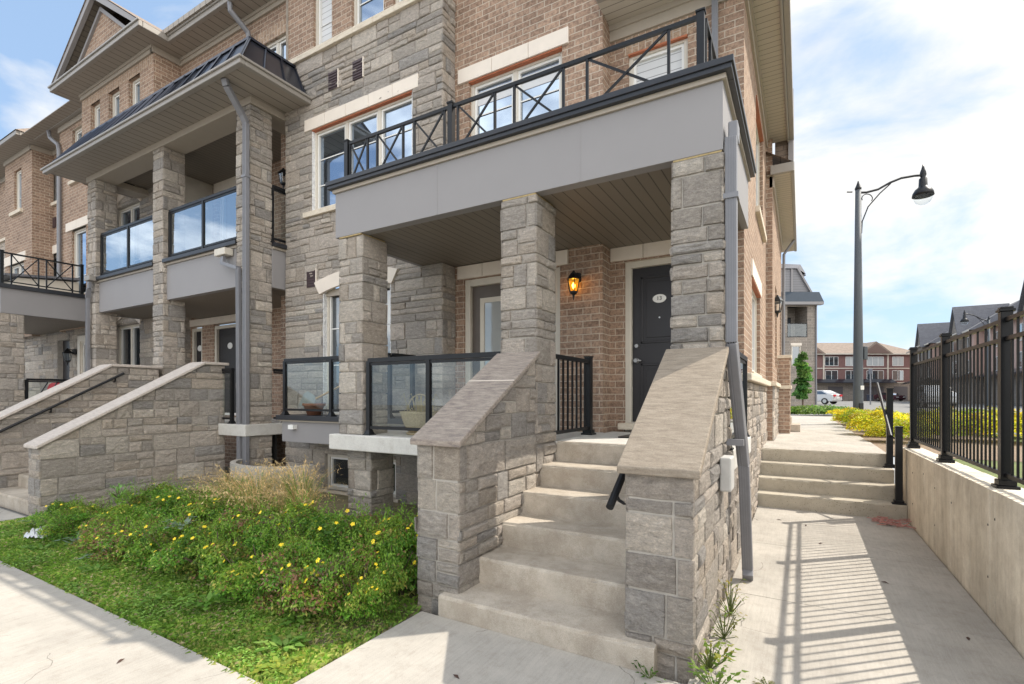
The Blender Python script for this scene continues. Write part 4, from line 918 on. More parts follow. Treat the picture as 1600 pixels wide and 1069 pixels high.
# frieze boards, soffits, gutters of the main eave and the gable
m = MB(); fbox(m, fg, -15.55, -12.0, 8.95, 9.09, -.05, .04); fbox(m, right(-12.0), 5.36, 5.95, 8.95, 9.09, -.05, .04); fbox(m, front(5.95), -11.96, -8.05, 8.95, 9.09, -.05, .04); fbox(m, fg, -15.55, -11.97, 9.03, 9.09, .04, .065); fbox(m, front(5.95), -11.93, -8.05, 9.03, 9.09, .04, .065); build(m, 'frieze', M['trim'], B)
m = MB(); m.box(-15.95, -11.62, 5.0, 5.96, 9.09, 9.11); m.box(-11.619, -7.7, 5.55, 6.0, 9.09, 9.11); build(m, 'soffit', M['soffit_eave'], B)
m = MB(); m.box(-16.02, -11.55, 4.92, 5.0, 9.08, 9.2); m.box(-11.62, -11.55, 5.0, 5.55, 9.08, 9.2); m.box(-11.55, -7.7, 5.47, 5.55, 9.08, 9.2); m.box(-16.02, -15.95, 5.0, 5.6, 9.08, 9.2)
m.box(-16.05, -11.52, 4.89, 4.93, 9.17, 9.215); m.box(-11.56, -7.7, 5.44, 5.48, 9.17, 9.215); build(m, 'gutter', M['gutter'], B, bevel=.012)
zc = 9.2; ap = Vector((-13.8, 0, 10.72))
m = MB(); m.prism([(-15.35, zc), (-12.25, zc), (-13.8, 10.42)], lambda p, y: Vector((p[0], y, p[1])), 5.17, 5.25); build(m, 'gable_brick', M['brick'], B)
m = MB(); 
for s in (-1, 1):
    e = Vector((-13.8+s*2.22, 0, 9.2)); P = [(e.x, 9.2), (e.x-s*.17, 9.2), (-13.8, 10.55), (-13.8, 10.72)]
    m.prism(P, lambda p, y: Vector((p[0], y, p[1])), 4.95, 5.03)
    P = [(e.x-s*.50, 9.2), (e.x-s*.62, 9.2), (-13.8, 10.36), (-13.8, 10.46)]; m.prism(P, lambda p, y: Vector((p[0], y, p[1])), 5.12, 5.17)
build(m, 'rake_board', M['fascia'], B)
m = MB()
for s in (-1, 1): m.face([(-13.8+s*2.1, 5.03, 9.19), (-13.8, 5.03, 10.6), (-13.8, 5.42, 10.6), (-13.8+s*2.1, 5.42, 9.19)])
build(m, 'gable_soffit', M['soffit_porch'], B)
m = MB()
for s in (-1, 1): m.face([(-13.8+s*2.25, 4.93, 9.2), (-13.8, 4.93, 10.74), (-13.8, 9.5, 10.74), (-13.8+s*2.25, 5.9 if s > 0 else 5.9, 9.2)])
m.face([(-15.5, 5.45, 9.2), (-8.05, 5.45, 9.2), (-8.05, 10, 12.0), (-15.5, 10, 12.0)])
build(m, 'roof', M['shingle'], B)
# downspouts
downspout(B, [(-7.98, 4.60, 6.68), (-7.99, 4.64, 6.58), (-8.09, 4.96, 6.30), (-8.10, 5.03, 6.2), (-8.10, 5.03, -.02)], w=.10, h=.07, straps=((-8.10, 5.03, 5.3),))
for q in ((-8.98, -8.66, 4.99, 5.15, 4.07, 4.19), (-14.15, -13.88, 4.95, 5.09, 4.22, 4.33)): m = MB(); m.box(*q); build(m, 'scupper_box', M['gutter'] if q[0] < -10 else M['frame'], B, bevel=.01)
downspout(B, [(-8.80, 5.05, 4.05), (-8.78, 5.03, 3.93), (-8.30, 5.02, 3.78), (-8.26, 5.02, -.02)], w=.085, h=.06)
downspout(B, [(-14.0, 5.0, 4.2), (-14.02, 5.0, 4.05), (-14.15, 5.02, 3.85), (-14.15, 5.02, .5)], w=.09, h=.06)
m = MB(); m.tube([(-9.4, 5.52, 9.08), (-9.42, 5.54, 8.95), (-9.35, 5.85, 8.7), (-9.35, 5.88, 8.5), (-9.35, 5.88, 7.5)], .05, 8); build(m, 'downspout', M['spout'], B)
# slabs
m = MB(); m.box(-9.2, -8.04, 4.98, 6.04, .92, 1.12); m.box(-10.96, -9.2, 5.0, 6.85, .92, 1.12); m.box(-14.3, -10.96, 5.0, 6.15, .92, 1.12); build(m, 'porch_slab', M['slabw'], B, bevel=.012)
glass_rail(B, (-9.16, 5.06), (-8.52, 5.06), 1.12, 2.08, (0, .95)); glass_rail(B, (-8.12, 5.56), (-8.12, 6.0), 1.12, 2.08, (.5,), name='side_railing')
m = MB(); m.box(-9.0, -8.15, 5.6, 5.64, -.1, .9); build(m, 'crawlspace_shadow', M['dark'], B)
lantern(B, (-8.35, 6.05, 5.72), s=1.0)
sB = stairs((-10.1, 3.4, 0), -10.9, -9.22, 2.62, 6, .345, .198, [(-9.22, -8.83, 2.62, 4.74, .92, 2.14, 5.10), (-11.3, -10.9, 2.55, 4.22, 1.10, 2.14, 5.0)], 'left hand stone stairs with long pale sloping copings up to the middle house', None, 91, 'cop_light', 'cop_light', 5.0)
m = MB(); m.tube([(-10.82, 2.35, .82), (-10.82, 4.38, 2.02)], .022, 10)
for y in (3.35, 4.25): m.tube([(-10.82, y, .82+(y-2.35)*.591), (-10.84, y, .74+(y-2.35)*.591), (-10.9, y, .74+(y-2.35)*.591)], .014, 8)
build(m, 'handrail', M['black'], sB)

# ================================================================== FAR TOWNHOUSE
D = thing('far_townhouse', (-19, 6.2, 0), 'far left house with narrow windows and a grey balcony with crossed black railing', 'townhouse')
hl = [(-17.15, -16.55, 7.42, 8.82), (-17.2, -16.3, 4.3, 6.1)]
m = MB(); wall(m, front(5.75), -18.0, -15.5, 3.4, 8.95, hl, .12); wall(m, left(-18.0), 5.75, 6.2, 3.4, 8.95); build(m, 'brick_wall', M['brick'], D)
for h in hl: window(D, front(5.75), *h, rec=.08, rows=(.3,)); 
lintel(D, front(5.75), -17.5, -16.1, 6.1, 6.33, 1); sillp(D, front(5.75), -17.25, -16.45, 7.33, 7.42, n=1)
hr = [(-20.1, -19.2, 7.5, 8.75), (-20.3, -19.2, 4.4, 5.95)]
m = MB(); wall(m, front(6.2), -20.5, -18.0, 3.4, 8.95, hr, .12); build(m, 'brick_wall', M['brick'], D)
for h in hr: window(D, front(6.2), *h, rec=.08, cols=(1, 1))
lintel(D, front(6.2), -20.5, -19.0, 5.95, 6.2, 1); sillp(D, front(6.2), -20.2, -19.1, 7.4, 7.5, n=1); m = MB(); fbox(m, front(6.2), -19.9, -19.65, 6.75, 7.05, 0, .03); build(m, 'vent', M['vent'], D)
hd = [(-21.3, -20.7, 7.35, 8.62), (-21.75, -20.5, 4.2, 5.72)]
m = MB(); wall(m, front(5.7), -22.1, -19.85, 3.4, 8.95, hd, .12); wall(m, right(-19.85), 5.7, 6.2, 3.4, 8.95); build(m, 'brick_wall', M['brick'], D)
for h in hd: window(D, front(5.7), *h, rec=.08, cols=(1,) if h is hd[0] else (1, 1))
lintel(D, front(5.7), -22.05, -20.3, 5.72, 6.0, 1); sillp(D, front(5.7), -21.5, -20.55, 7.22, 7.33, n=1)
m = MB(); wall(m, front(6.1), -30, -22.1, 7.0, 8.95); build(m, 'brick_wall', M['brick'], D); m = MB(); wall(m, front(6.1), -30, -22.1, 0, 6.9); w2 = build(m, 'stone_wall', M['mortar'], D); m = MB(); ashlar(m, front(6.1), -26, -22.1, 3, 6.9, 95, mean=.45); build(m, 'stone_facing', M['stone'], w2); sillp(D, front(6.1), -26, -22.1, 6.9, 7.0, n=4)
m = MB()
for a, b, Y_ in ((-18.0, -15.6, 5.75), (-20.0, -18.0, 6.2), (-22.1, -19.85, 5.7), (-30, -22.1, 6.1)): fbox(m, front(Y_), a, b, 8.95, 9.09, -.05, .04)
fbox(m, right(-19.85), 5.66, 6.2, 8.95, 9.09, -.05, .04); build(m, 'frieze', M['trim'], D)
m = MB(); m.box(-19.45, -16.03, 5.33, 6.25, 9.09, 9.11); m.box(-22.5, -19.46, 5.3, 6.25, 9.09, 9.11); m.box(-30, -22.51, 5.7, 6.2, 9.09, 9.11); build(m, 'soffit', M['soffit_eave'], D)
m = MB(); m.box(-19.4, -16.03, 5.60, 5.68, 9.08, 9.2); m.box(-22.5, -19.4, 5.22, 5.30, 9.08, 9.2); m.box(-19.46, -19.38, 5.3, 5.6, 9.08, 9.2); m.box(-30, -22.5, 5.6, 5.7, 9.08, 9.2); build(m, 'gutter', M['gutter'], D, bevel=.012)
m = MB(); m.face([(-19.4, 5.6, 9.2), (-16.0, 5.6, 9.2), (-16.0, 10, 12.2), (-19.4, 10, 12.2)]); m.faces([(-22.6,5.2,9.2),(-19.35,5.2,9.2),(-19.35,9,9.2),(-22.6,9,9.2),(-21,7.6,10.9)], [(0,1,4),(1,2,4),(3,0,4)]); m.face([(-32, 5.6, 9.2), (-22.5, 5.6, 9.2), (-22.5, 10, 12.2), (-32, 10, 12.2)]); build(m, 'roof', M['shingle'], D)
m = MB(); m.tube([(-18.3, 5.6, 9.05), (-18.25, 5.62, 8.85), (-17.9, 5.68, 8.6), (-17.82, 5.68, 8.4), (-17.82, 5.68, 4.4), (-18.1, 5.6, 4.3)], .05, 8); build(m, 'downspout', M['spout'], D)
# its porch: side faces us
m = MB(); m.box(-19.9, -15.25, 3.86, 4.0, 3.44, 4.0); m.box(-15.33, -15.25, 4.0, 5.75, 3.44, 4.0); cp = build(m, 'porch_roof', M['fascia'], D)
m = MB(); m.box(-19.9, -15.19, 3.80, 3.95, 4.001, 4.09); m.box(-15.33, -15.19, 3.95, 5.75, 4.001, 4.09); build(m, 'black_flashing', M['blackcap'], cp)
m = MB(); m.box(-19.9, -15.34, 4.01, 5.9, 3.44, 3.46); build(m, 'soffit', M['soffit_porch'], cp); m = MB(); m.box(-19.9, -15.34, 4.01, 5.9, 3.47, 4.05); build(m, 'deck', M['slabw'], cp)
xrail(D, right(-15.27), [3.88, 4.04, 4.50, 4.64, 5.12, 5.3], [(4.04, 4.50), (4.64, 5.12)], 4.1, 4.78, main=(3.88, 5.3))
m = MB(); m.prism([(4.3, 4.06), (5.7, 4.06), (5.7, 4.62), (4.5, 4.50)], lambda p, x: Vector((x, p[0], p[1])), -18.6, -16.6); cx_ = build(m, 'entrance_canopy', M['frame'], D); m = MB(); m.prism([(4.25, 4.50), (5.72, 4.66), (5.72, 4.72), (4.25, 4.55)], lambda p, x: Vector((x, p[0], p[1])), -18.7, -16.5); build(m, 'canopy_roof', M['shingle_grey'], cx_)
column(D, -15.65, -15.27, 3.85, 4.25, -.1, 3.44, 97); 
m = MB(); wall(m, front(5.9), -26, -15.5, -.1, 3.6, [(-18.6, -17.75, 1.2, 3.2)], .2); w2 = build(m, 'stone_wall', M['mortar'], D); m = MB(); ashlar(m, front(5.9), -23, -15.5, 1, 3.5, 98, [(-18.6, -17.75, 1.2, 3.2)], mean=.4); build(m, 'stone_facing', M['stone'], w2)
m = MB(); fbox(m, front(5.9), -18.6, -17.75, 1.2, 3.2, -.18, -.12); build(m, 'door', M['door'], D)
m = MB(); wall(m, front(5.72), -16.75, -16.0, 1.1, 3.2, [(-16.6, -16.15, 1.3, 3.05)], .1); build(m, 'window_bay', M['frame'], D); window(D, front(5.72), -16.6, -16.15, 1.3, 3.05, rec=.05, pane='pane_dark')
lantern(D, (-17.3, 5.86, 2.75), s=1.2)
m = MB(); m.box(-19.9, -15.2, 3.86, 5.9, .85, 1.05); build(m, 'porch_slab', M['slabw'], D)
glass_rail(D, (-15.3, 4.3), (-15.3, 5.7), 1.05, 2.0, (0, 1))

# ================================================================== THINGS ON THE PORCHES
m = MB(); m.box(-1.75, -1.05, 5.35, 5.80, 1.142, 1.154); build(m, 'doormat', M['black'], loc=(-1.4, 5.6, 1.14), label='black doormat lying in front of the number 13 door', cat='doormat')
M['wicker'] = plain('wicker', (.46, .37, .24), .85, var=.3, nscale=60, bs=.8); M['terracotta'] = plain('clay_pot', (.28, .12, .07), .85, var=.15); M['plastic_g'] = plain('green_plastic', (.12, .55, .08), .5)
t = thing('plant_basket', (-3.95, 4.62, 1.14), 'pale woven basket with dried grass behind the glass railing of the porch', 'basket')
m = MB(); m.lathe([(.15, .0), (.17, .02), (.16, .03)], (-3.95, 4.62, 1.14), 20); m.lathe([(.13, .03), (.19, .12), (.235, .26), (.245, .28), (.225, .27), (.18, .14)], (-3.95, 4.62, 1.14), 24); b0 = build(m, 'basket', M['wicker'], t, smooth=True)
m = MB(); m.tube([(-3.95+.2*math.cos(a), 4.62, 1.40+.22*math.sin(a)) for a in np.linspace(0, PI, 13)], .009, 6); build(m, 'handle', M['wicker'], t)
rnd = random.Random(5); m = MB()
for k in range(60):
    a = rnd.uniform(0, 2*PI); r = rnd.uniform(0, .15); p = Vector((-3.95+r*math.cos(a), 4.62+r*math.sin(a), 1.38)); h = rnd.uniform(.08, .26); o = Vector((math.cos(a), math.sin(a), 0))*rnd.uniform(.02, .22)
    q = p+o*.5+Vector((0, 0, h)); e = p+o*1.4+Vector((0, 0, h*rnd.uniform(-.6, 1.1))); w = Vector((-math.sin(a), math.cos(a), 0))*.004
    m.cur = (.45, .36, .2); m.face([p-w, p+w, q+w, q-w]); m.face([q-w, q+w, e])
build(m, 'dried_grass', M['leaf'], t)
t = thing('flower_pot', (-6.87, 5.42, 1.3), 'brown clay pot standing on the grey balcony box behind glass', 'flower pot')
m = MB(); m.lathe([(.10, 0), (.16, .15), (.18, .155), (.18, .19), (.155, .19), (.14, .12)], (-6.87, 5.42, 1.291), 20); build(m, 'pot', M['terracotta'], t, smooth=True); m = MB(); m.lathe([(.001, .15), (.15, .15)], (-6.87, 5.42, 1.291), 20); build(m, 'soil', M['soil'], t)
t = thing('shovel', (-6.9, 5.35, 1.4), 'dusty shovel with a wooden handle leaning over the clay pot behind glass', 'shovel')
m = MB(); m.prism([(-.16, -.14), (.16, -.14), (.17, .10), (.10, .16), (-.10, .16), (-.17, .10)], lambda p, d: Vector((-6.92+p[0]*.85+p[1]*.55, 5.33+d*.3, 1.50+p[1]*.75-p[0]*.35+.04*(1-(p[0]/.17)**2))), 0, .01); build(m, 'blade', plain('dusty_steel', (.35, .36, .34), .5, .5, var=.2), t)
m = MB(); m.tube([(-6.72, 5.34, 1.56), (-6.10, 5.40, 1.80)], .016, 10); build(m, 'handle', plain('wood_handle', (.50, .34, .18), .7), t)
t = thing('spray_bottle', (-3.52, 4.75, 1.14), 'small green plastic bottle behind the porch glass beside the basket', 'bottle')
m = MB(); m.lathe([(.04, 0), (.045, .02), (.045, .12), (.02, .17), (.015, .2)], (-3.52, 4.9, 1.141), 14); build(m, 'body', M['plastic_g'], t, smooth=True); m = MB(); m.lathe([(.018, .2), (.018, .24)], (-3.52, 4.9, 1.141), 12); m.box(-3.57, -3.5, 4.89, 4.91, 1.375, 1.40); build(m, 'cap', M['white'], t)
red = plain('red_fabric', (.55, .02, .03), .7, var=.15)
t = thing('folding_chair', (-15.9, 4.9, 1.05), 'red folding chair on the porch of the far left house', 'chair')
m = MB(); m.prism([(-.35, 0), (.35, 0), (.33, .38), (.2, .44), (-.2, .44), (-.33, .38)], lambda p, d: Vector((-15.9+p[0], 4.9+p[1]*.2+d, 1.62+p[1]*.7)), 0, .02); build(m, 'backrest', red, t)
m = MB(); m.box(-16.2, -15.6, 4.5, 4.9, 1.50, 1.53); build(m, 'seat', red, t)
for x in (-16.2, -15.6):
    m = MB(); m.bar((x, 4.5, 1.05), (x, 4.95, 1.95), .02); m.bar((x, 4.95, 1.05), (x, 4.5, 1.51), .02); build(m, 'leg', M['black'], t)

# ---- window well
t = MB(); P = []
for k in range(15): a = PI*k/14; P.append((math.cos(a), math.sin(a)))
for i in range(14):
    (a, b), (c, d) = P[i], P[i+1]
    f = lambda x, y, r, z: (-7.42+r*.82*x, 5.18-(r*.6)*y, z*.86)
    t.faces([f(a,b,.95,-.05), f(c,d,.95,-.05), f(c,d,1.07,-.05), f(a,b,1.07,-.05), f(a,b,.95,.62), f(c,d,.95,.62), f(c,d,1.07,.62), f(a,b,1.07,.62)], [(0,1,2,3),(7,6,5,4),(0,4,5,1),(2,6,7,3)])
build(t, 'window_well', M['pave'], loc=(-7.42, 4.7, 0), label='curved concrete window well behind the tan ornamental grass', cat='window well')

# ================================================================== PLANTING
rs = np.random.default_rng(7)
M['stem'] = plain('weed_stem', (.10, .13, .03), .7)
def leafcloud(blobs, n, size, aspect, pal, up=.3, seed=0, shell=.45):
    """n leaf quads scattered in the outer part of ellipsoid blobs [(cx,cy,cz,rx,ry,rz)]"""
    r = np.random.default_rng(seed); bl = np.array(blobs); w = (bl[:,3]*bl[:,4]+bl[:,3]*bl[:,5]); k = r.choice(len(bl), n, p=w/w.sum()); b = bl[k]
    d = r.normal(size=(n, 3)); d /= np.linalg.norm(d, axis=1)[:, None]; d[:, 2] = np.abs(d[:, 2])*.9+d[:, 2]*.1
    rad = shell+(1.05-shell)*r.random(n)**.6
    c = b[:, :3]+d*b[:, 3:]*rad[:, None]
    nrm = d*.6+r.normal(size=(n, 3))*.6+np.array([0, 0, up]); nrm /= np.linalg.norm(nrm, axis=1)[:, None]
    a = np.cross(nrm, r.normal(size=(n, 3))); a /= np.linalg.norm(a, axis=1)[:, None]; bb = np.cross(nrm, a)
    s = size*r.uniform(.6, 1.3, n)[:, None]
    Q = np.stack([c-a*s, c+bb*s*aspect, c+a*s, c-bb*s*aspect], 1)
    pl = np.array([p[0] for p in pal]); pw = np.array([p[1] for p in pal], float); ci = r.choice(len(pal), n, p=pw/pw.sum())
    cl = np.sin(c*np.array([9., 11., 8.])).sum(1)*.10
    bt = r.uniform(.62, 1.35, (len(bl), 1))*(1+r.uniform(-.14, .14, (len(bl), 3))*np.array([1.6, .5, 1]))
    col = pl[ci]*(r.uniform(.72, 1.28, n)*(1+cl))[:, None]*bt[k]
    return Q, np.clip(col, 0, 1)
GREENS = [((.165, .30, .04), 5), ((.10, .205, .03), 4.5), ((.25, .37, .055), 2.6), ((.40, .41, .10), 1.1), ((.25, .15, .07), .8)]
def flowermesh(name, pts, size, seed):
    r = random.Random(seed); Q = []
    for p in pts:
        n0 = Vector((r.uniform(-.4, .4), r.uniform(-1, -.1), r.uniform(.5, 1))).normalized(); a = n0.cross(Vector((0, 0, 1))).normalized(); b = n0.cross(a); s = size*r.uniform(.7, 1.2)
        for k in range(5):
            t0 = 2*PI*k/5+r.random()*.3; e = a*math.cos(t0)+b*math.sin(t0); f = a*math.cos(t0+.55)+b*math.sin(t0+.55); g = a*math.cos(t0-.55)+b*math.sin(t0-.55); p_ = Vector(p)
            Q.append([p_, p_+f*s*.75+n0*s*.1, p_+e*s, p_+g*s*.75+n0*s*.1])
    return quads_mesh(name, np.array([[list(v) for v in q] for q in Q]), np.full((len(Q), 3), .5), M['petal'])
variants = []
for v in range(4):
    r = random.Random(40+v); bl = [(0, 0, .08, .40, .34, .18)]+[(r.uniform(-.36, .36), r.uniform(-.30, .30), r.uniform(.10, .30), r.uniform(.08, .19), r.uniform(.08, .18), r.uniform(.07, .15)) for _ in range(20)]
    Q, c = leafcloud(bl, 12500, .0145, .45, GREENS if v < 3 else GREENS+[((.25, .14, .09), 6)], seed=v)
    # upright shoots
    sh = []
    rr = np.random.default_rng(v+20)
    for k in range(60):
        x, y = rr.uniform(-.42, .42), rr.uniform(-.36, .36); z = .16+.14*rr.random(); h = rr.uniform(.08, .24); lx, ly = rr.uniform(-.1, .1, 2)
        for j in range(16):
            t_ = j/16; sh.append([x+lx*t_+rr.uniform(-.015, .015), y+ly*t_+rr.uniform(-.015, .015), z+h*t_])
    sh = np.array(sh); n = len(sh); d = rr.normal(size=(n, 3)); d[:, 2] = abs(d[:, 2])+.4; d /= np.linalg.norm(d, axis=1)[:, None]; e = np.cross(d, rr.normal(size=(n, 3))); e /= np.linalg.norm(e, axis=1)[:, None]
    Q2 = np.stack([sh, sh+d*.012+e*.005, sh+d*.024, sh+d*.012-e*.005], 1); c2 = np.tile(np.array([[.20, .34, .05]]), (n, 1))*rr.uniform(.7, 1.5, n)[:, None]
    fm = quads_mesh('foliage', np.concatenate([Q, Q2]), np.concatenate([c, c2]), M['leaf'])
    tw = MB()
    for k in range(44):
        a = r.uniform(0, 2*PI); q_ = r.uniform(.5, 1.15); tw.tube([(0, 0, 0), (math.cos(a)*.15*q_, math.sin(a)*.14*q_, .12), (math.cos(a)*.36*q_, math.sin(a)*.32*q_, r.uniform(.2, .36))], [.008, .006, .003], 5, False)
    pts = []
    for k in range(r.choice([12, 18, 24])):
        b = r.choice(bl[1:]); d = Vector((r.uniform(-1, 1), r.uniform(-1, .4), r.uniform(.45, 1))).normalized(); pts.append((b[0]+d.x*b[3]*1.15, b[1]+d.y*b[4]*1.15, b[2]+d.z*b[5]*1.15+.01))
    variants.append((fm, tw, flowermesh('blossoms', pts, .0185, v)))
twm = []
for fm, tw, fl in variants:
    me = bpy.data.meshes.new('twigs'); me.from_pydata([tuple(x) for x in tw.v], [], tw.f); me.materials.append(M['bark']); me.update(); twm.append(me)
SH = [(-7.85, 2.72, .9, .7, 0), (-7.25, 2.45, .9, .7, 1), (-6.95, 3.15, 1.05, .95, 2), (-6.35, 2.55, .95, .7, 3), (-6.15, 3.3, 1.1, 1.05, 0), (-5.75, 2.50, .95, .8, 3), (-5.55, 3.2, 1.1, 1.0, 1), (-5.1, 2.55, 1.0, .9, 2), (-4.85, 3.25, 1.1, 1.05, 3), (-4.5, 2.58, 1.0, .95, 0), (-4.15, 3.3, 1.15, 1.15, 1),
      (-3.85, 2.55, 1.05, 1.0, 2), (-3.45, 3.25, 1.15, 1.2, 0), (-3.22, 2.58, 1.0, 1.0, 3), (-2.98, 3.15, .95, 1.2, 1), (-2.84, 2.62, .68, .9, 2), (-3.7, 3.9, 1.05, .9, 3), (-7.6, 3.45, 1.0, .9, 1), (-6.9, 3.85, 1.0, .9, 2), (-2.98, 3.8, .85, .9, 0), (-5.9, 3.95, .9, .7, 0)]
WH = ['beside the left hand stairs', 'at the front left of the bed', 'by the tall sloping stone wall', 'low reddish, front of the bed left of centre', 'against the middle of the sloping stone wall', 'browning, near the lawn edge left of centre', 'left of the tan grass', 'at the lawn edge in front of the tan grass', 'browning, just in front of the tan grass', 'in the middle of the lawn edge', 'right of the tan grass',
      'at the lawn edge right of centre', 'large, in front of the foundation pier', 'sprawling, near the pavement corner', 'against the left cheek wall of the door 13 stairs', 'small, at the foot of the left cheek wall', 'behind, next to the foundation pier', 'behind, near the left hand stairs', 'behind, below the sloping stone wall', 'small, beside the basement window', 'behind the others, left of the window well']
for (x, y, s, sz, v), wh in zip(SH, WH):
    t = thing('flowering_shrub', (x, y, -.03), 'green shrub with yellow flowers '+wh, 'shrub', 'yellow flowered shrubs in the front bed'); t.rotation_euler = (0, 0, (x*7.3+y*5.1) % 1.2-.6); t.scale = (s*1.05, s, sz*1.12)
    for nm, me in (('foliage', variants[v][0]), ('twigs', twm[v]), ('blossoms', variants[v][2])):
        o = bpy.data.objects.new(nm, me); COL.objects.link(o); o.parent = t
# ornamental grass
def grasstuft(name, loc, n, h, spread, cols, seed, label, cat='grass', lean=(0, 0), group=None, plume=None, w0=.004):
    r = np.random.default_rng(seed); Q = []; C = []
    for k in range(n):
        a = r.uniform(0, 2*PI); base = np.array([math.cos(a), math.sin(a), 0])*r.uniform(0, spread*.25); L_h = h*r.uniform(.6, 1.1); out_ = np.array([math.cos(a), math.sin(a), 0])*spread*r.uniform(.3, 1.1)+np.array([lean[0], lean[1], 0])*r.uniform(.3, 1); sd = np.array([-math.sin(a), math.cos(a), 0])*w0*r.uniform(.6, 1.4)
        P = []
        for j in range(6):
            t = j/5; P.append(base+out_*t**1.7+np.array([0, 0, 1])*L_h*(t*1.55-.75*t**2.3)/.85)
        c = np.array(cols[r.integers(len(cols))])*r.uniform(.75, 1.25)
        for j in range(5):
            w1, w2 = sd*(1-j/5.2), sd*(1-(j+1)/5.2); Q.append([P[j]-w1, P[j]+w1, P[j+1]+w2, P[j+1]-w2])
            C.append(c if not (plume and j >= 3) else np.array(plume)*r.uniform(.8, 1.2))
        if plume and k % 3 == 0:
            for q in range(9):
                t = .62+.38*q/8; ctr = base+out_*t**1.7+np.array([0, 0, 1])*L_h*(t*1.55-.75*t**2.3)/.85; dv = r.normal(size=3)*.012+np.array([0, 0, -.006]); Q.append([ctr, ctr+sd*1.2+dv*.5, ctr+dv*1.6, ctr-sd*1.2+dv*.5]); C.append(np.array(plume)*r.uniform(.85, 1.35))
    me = quads_mesh(name, np.array(Q), np.array(C), M['grass']); o = bpy.data.objects.new(name, me); COL.objects.link(o); o.location = loc
    return tag(o, label, cat, group)
tan = [(.52, .36, .18), (.58, .43, .22), (.36, .34, .14)]; grn = [(.2, .3, .07), (.24, .33, .09), (.34, .36, .13)]
og = 'ornamental grasses in the bed'
for (x, y, h, sp, s, lb, gr) in ((-6.55, 3.9, .62, .62, 1, 'tan ornamental grass clump arching in front of the window well, left one', 0), (-5.95, 3.85, .70, .66, 2, 'tan ornamental grass clump in the middle of the group', 0), (-5.2, 3.9, .80, .62, 3, 'tall tan ornamental grass clump with fine seed heads beside the foundation pier', 0), (-5.6, 3.55, .60, .55, 4, 'green ornamental grass clump in front of the tan ones', 1), (-4.85, 3.65, .62, .5, 5, 'green and tan grass clump nearest the foundation pier', 1)):
    grasstuft('ornamental_grass', (x, y, -.02), 330, h, sp, grn+tan[:1] if gr else tan+grn+grn[:2], s, lb, 'ornamental grass', (-.22, -.06), og, plume=(.68, .50, .28), w0=.0055)
# lawn
def inlawn(x, y): return (y > 1.72) and (x < -2.47) and (x > -8.85) and y < 4.6
r = np.random.default_rng(3); n = 120000
P = np.stack([r.uniform(-8.85, -2.47, n), 1.70+np.abs(r.normal(0, .6, n)), np.full(n, -.035)], 1); P = P[P[:, 1] < 3.2]; P = P[P[:, 0] < -2.49]; n = len(P)
dens = np.sin(P[:, 0]*3.1+1)*np.sin(P[:, 1]*5.3+P[:, 0]*1.7)*.6+np.sin(P[:, 0]*7.7+P[:, 1]*6.1)*np.sin(P[:, 1]*9.1-P[:, 0]*2.3)*.5; keep = r.random(n) < (.62+.42*dens); P = P[keep]; n = len(P); dens = dens[keep]
a = r.uniform(0, 2*PI, n); h = r.uniform(.010, .042, n)*(1+.35*dens); ln = r.uniform(.012, .06, n); sd = np.stack([-np.sin(a), np.cos(a), np.zeros(n)], 1)*r.uniform(.0014, .0032, n)[:, None]
tip = P+np.stack([np.cos(a)*ln, np.sin(a)*ln, h*.85], 1); mid = P+np.stack([np.cos(a)*ln*.45, np.sin(a)*ln*.45, h], 1)
Q = np.stack([P-sd, P+sd, mid+sd*.8, tip], 1); pal = np.array([(.19, .34, .05), (.27, .42, .07), (.13, .24, .04), (.42, .44, .13), (.50, .42, .24)])
hue = np.sin(P[:, 0]*2.2+P[:, 1]*3.7)*.5+np.sin(P[:, 0]*5.9-P[:, 1]*4.4)*.5; corner = np.clip(1.6-np.hypot(P[:, 0]+2.7, P[:, 1]-1.8)*1.6, 0, 1)
wt = np.stack([np.full(n, .30), np.full(n, .28), np.full(n, .24)-.1*hue, .12+.12*hue+.5*corner, np.clip(.07-.16*dens, .02, .4)], 1).clip(.01, 2); wt /= wt.sum(1)[:, None]; ci = (wt.cumsum(1) < r.random(n)[:, None]).sum(1).clip(0, 4)
C1 = pal[ci]*(r.uniform(.7, 1.3, n)*(1+.18*hue))[:, None]
# clover and other small broad leaves among the blades
n2_ = 16000; P2 = np.stack([r.uniform(-8.85, -2.5, n2_), 1.72+np.abs(r.normal(0, .55, n2_)), r.uniform(-.02, .02, n2_)], 1); k2 = (np.sin(P2[:, 0]*4.1+.5)*np.sin(P2[:, 1]*6.2+P2[:, 0]) > .1) & (P2[:, 1] < 3.1); P2 = P2[k2]; n2_ = len(P2)
a = r.uniform(0, 2*PI, n2_); e1 = np.stack([np.cos(a), np.sin(a), r.uniform(-.2, .5, n2_)], 1)*r.uniform(.006, .016, n2_)[:, None]; e2 = np.stack([-np.sin(a), np.cos(a), r.uniform(-.3, .3, n2_)], 1)*r.uniform(.004, .010, n2_)[:, None]
Q2 = np.stack([P2-e1, P2+e2, P2+e1, P2-e2], 1); C2 = np.array([(.22, .38, .07)])*r.uniform(.6, 1.4, (n2_, 1))*np.array([[1, 1, 1]])
o = bpy.data.objects.new('lawn_grass', quads_mesh('lawn_grass', np.concatenate([Q, Q2]), np.concatenate([C1, C2]), M['grass'])); COL.objects.link(o); tag(o, 'patchy green lawn grass between the pavement and the shrubs', 'grass', None, 'stuff')
m = MB(); m.face([(-8.9, 1.715, -.035), (-2.465, 1.715, -.035), (-2.6, 5.7, -.02), (-8.8, 5.7, -.02)]); build(m, 'lawn_ground', plain('lawn_soil', (.19, .16, .085), .95, var=.45, nscale=9, bs=.8), kind='structure')
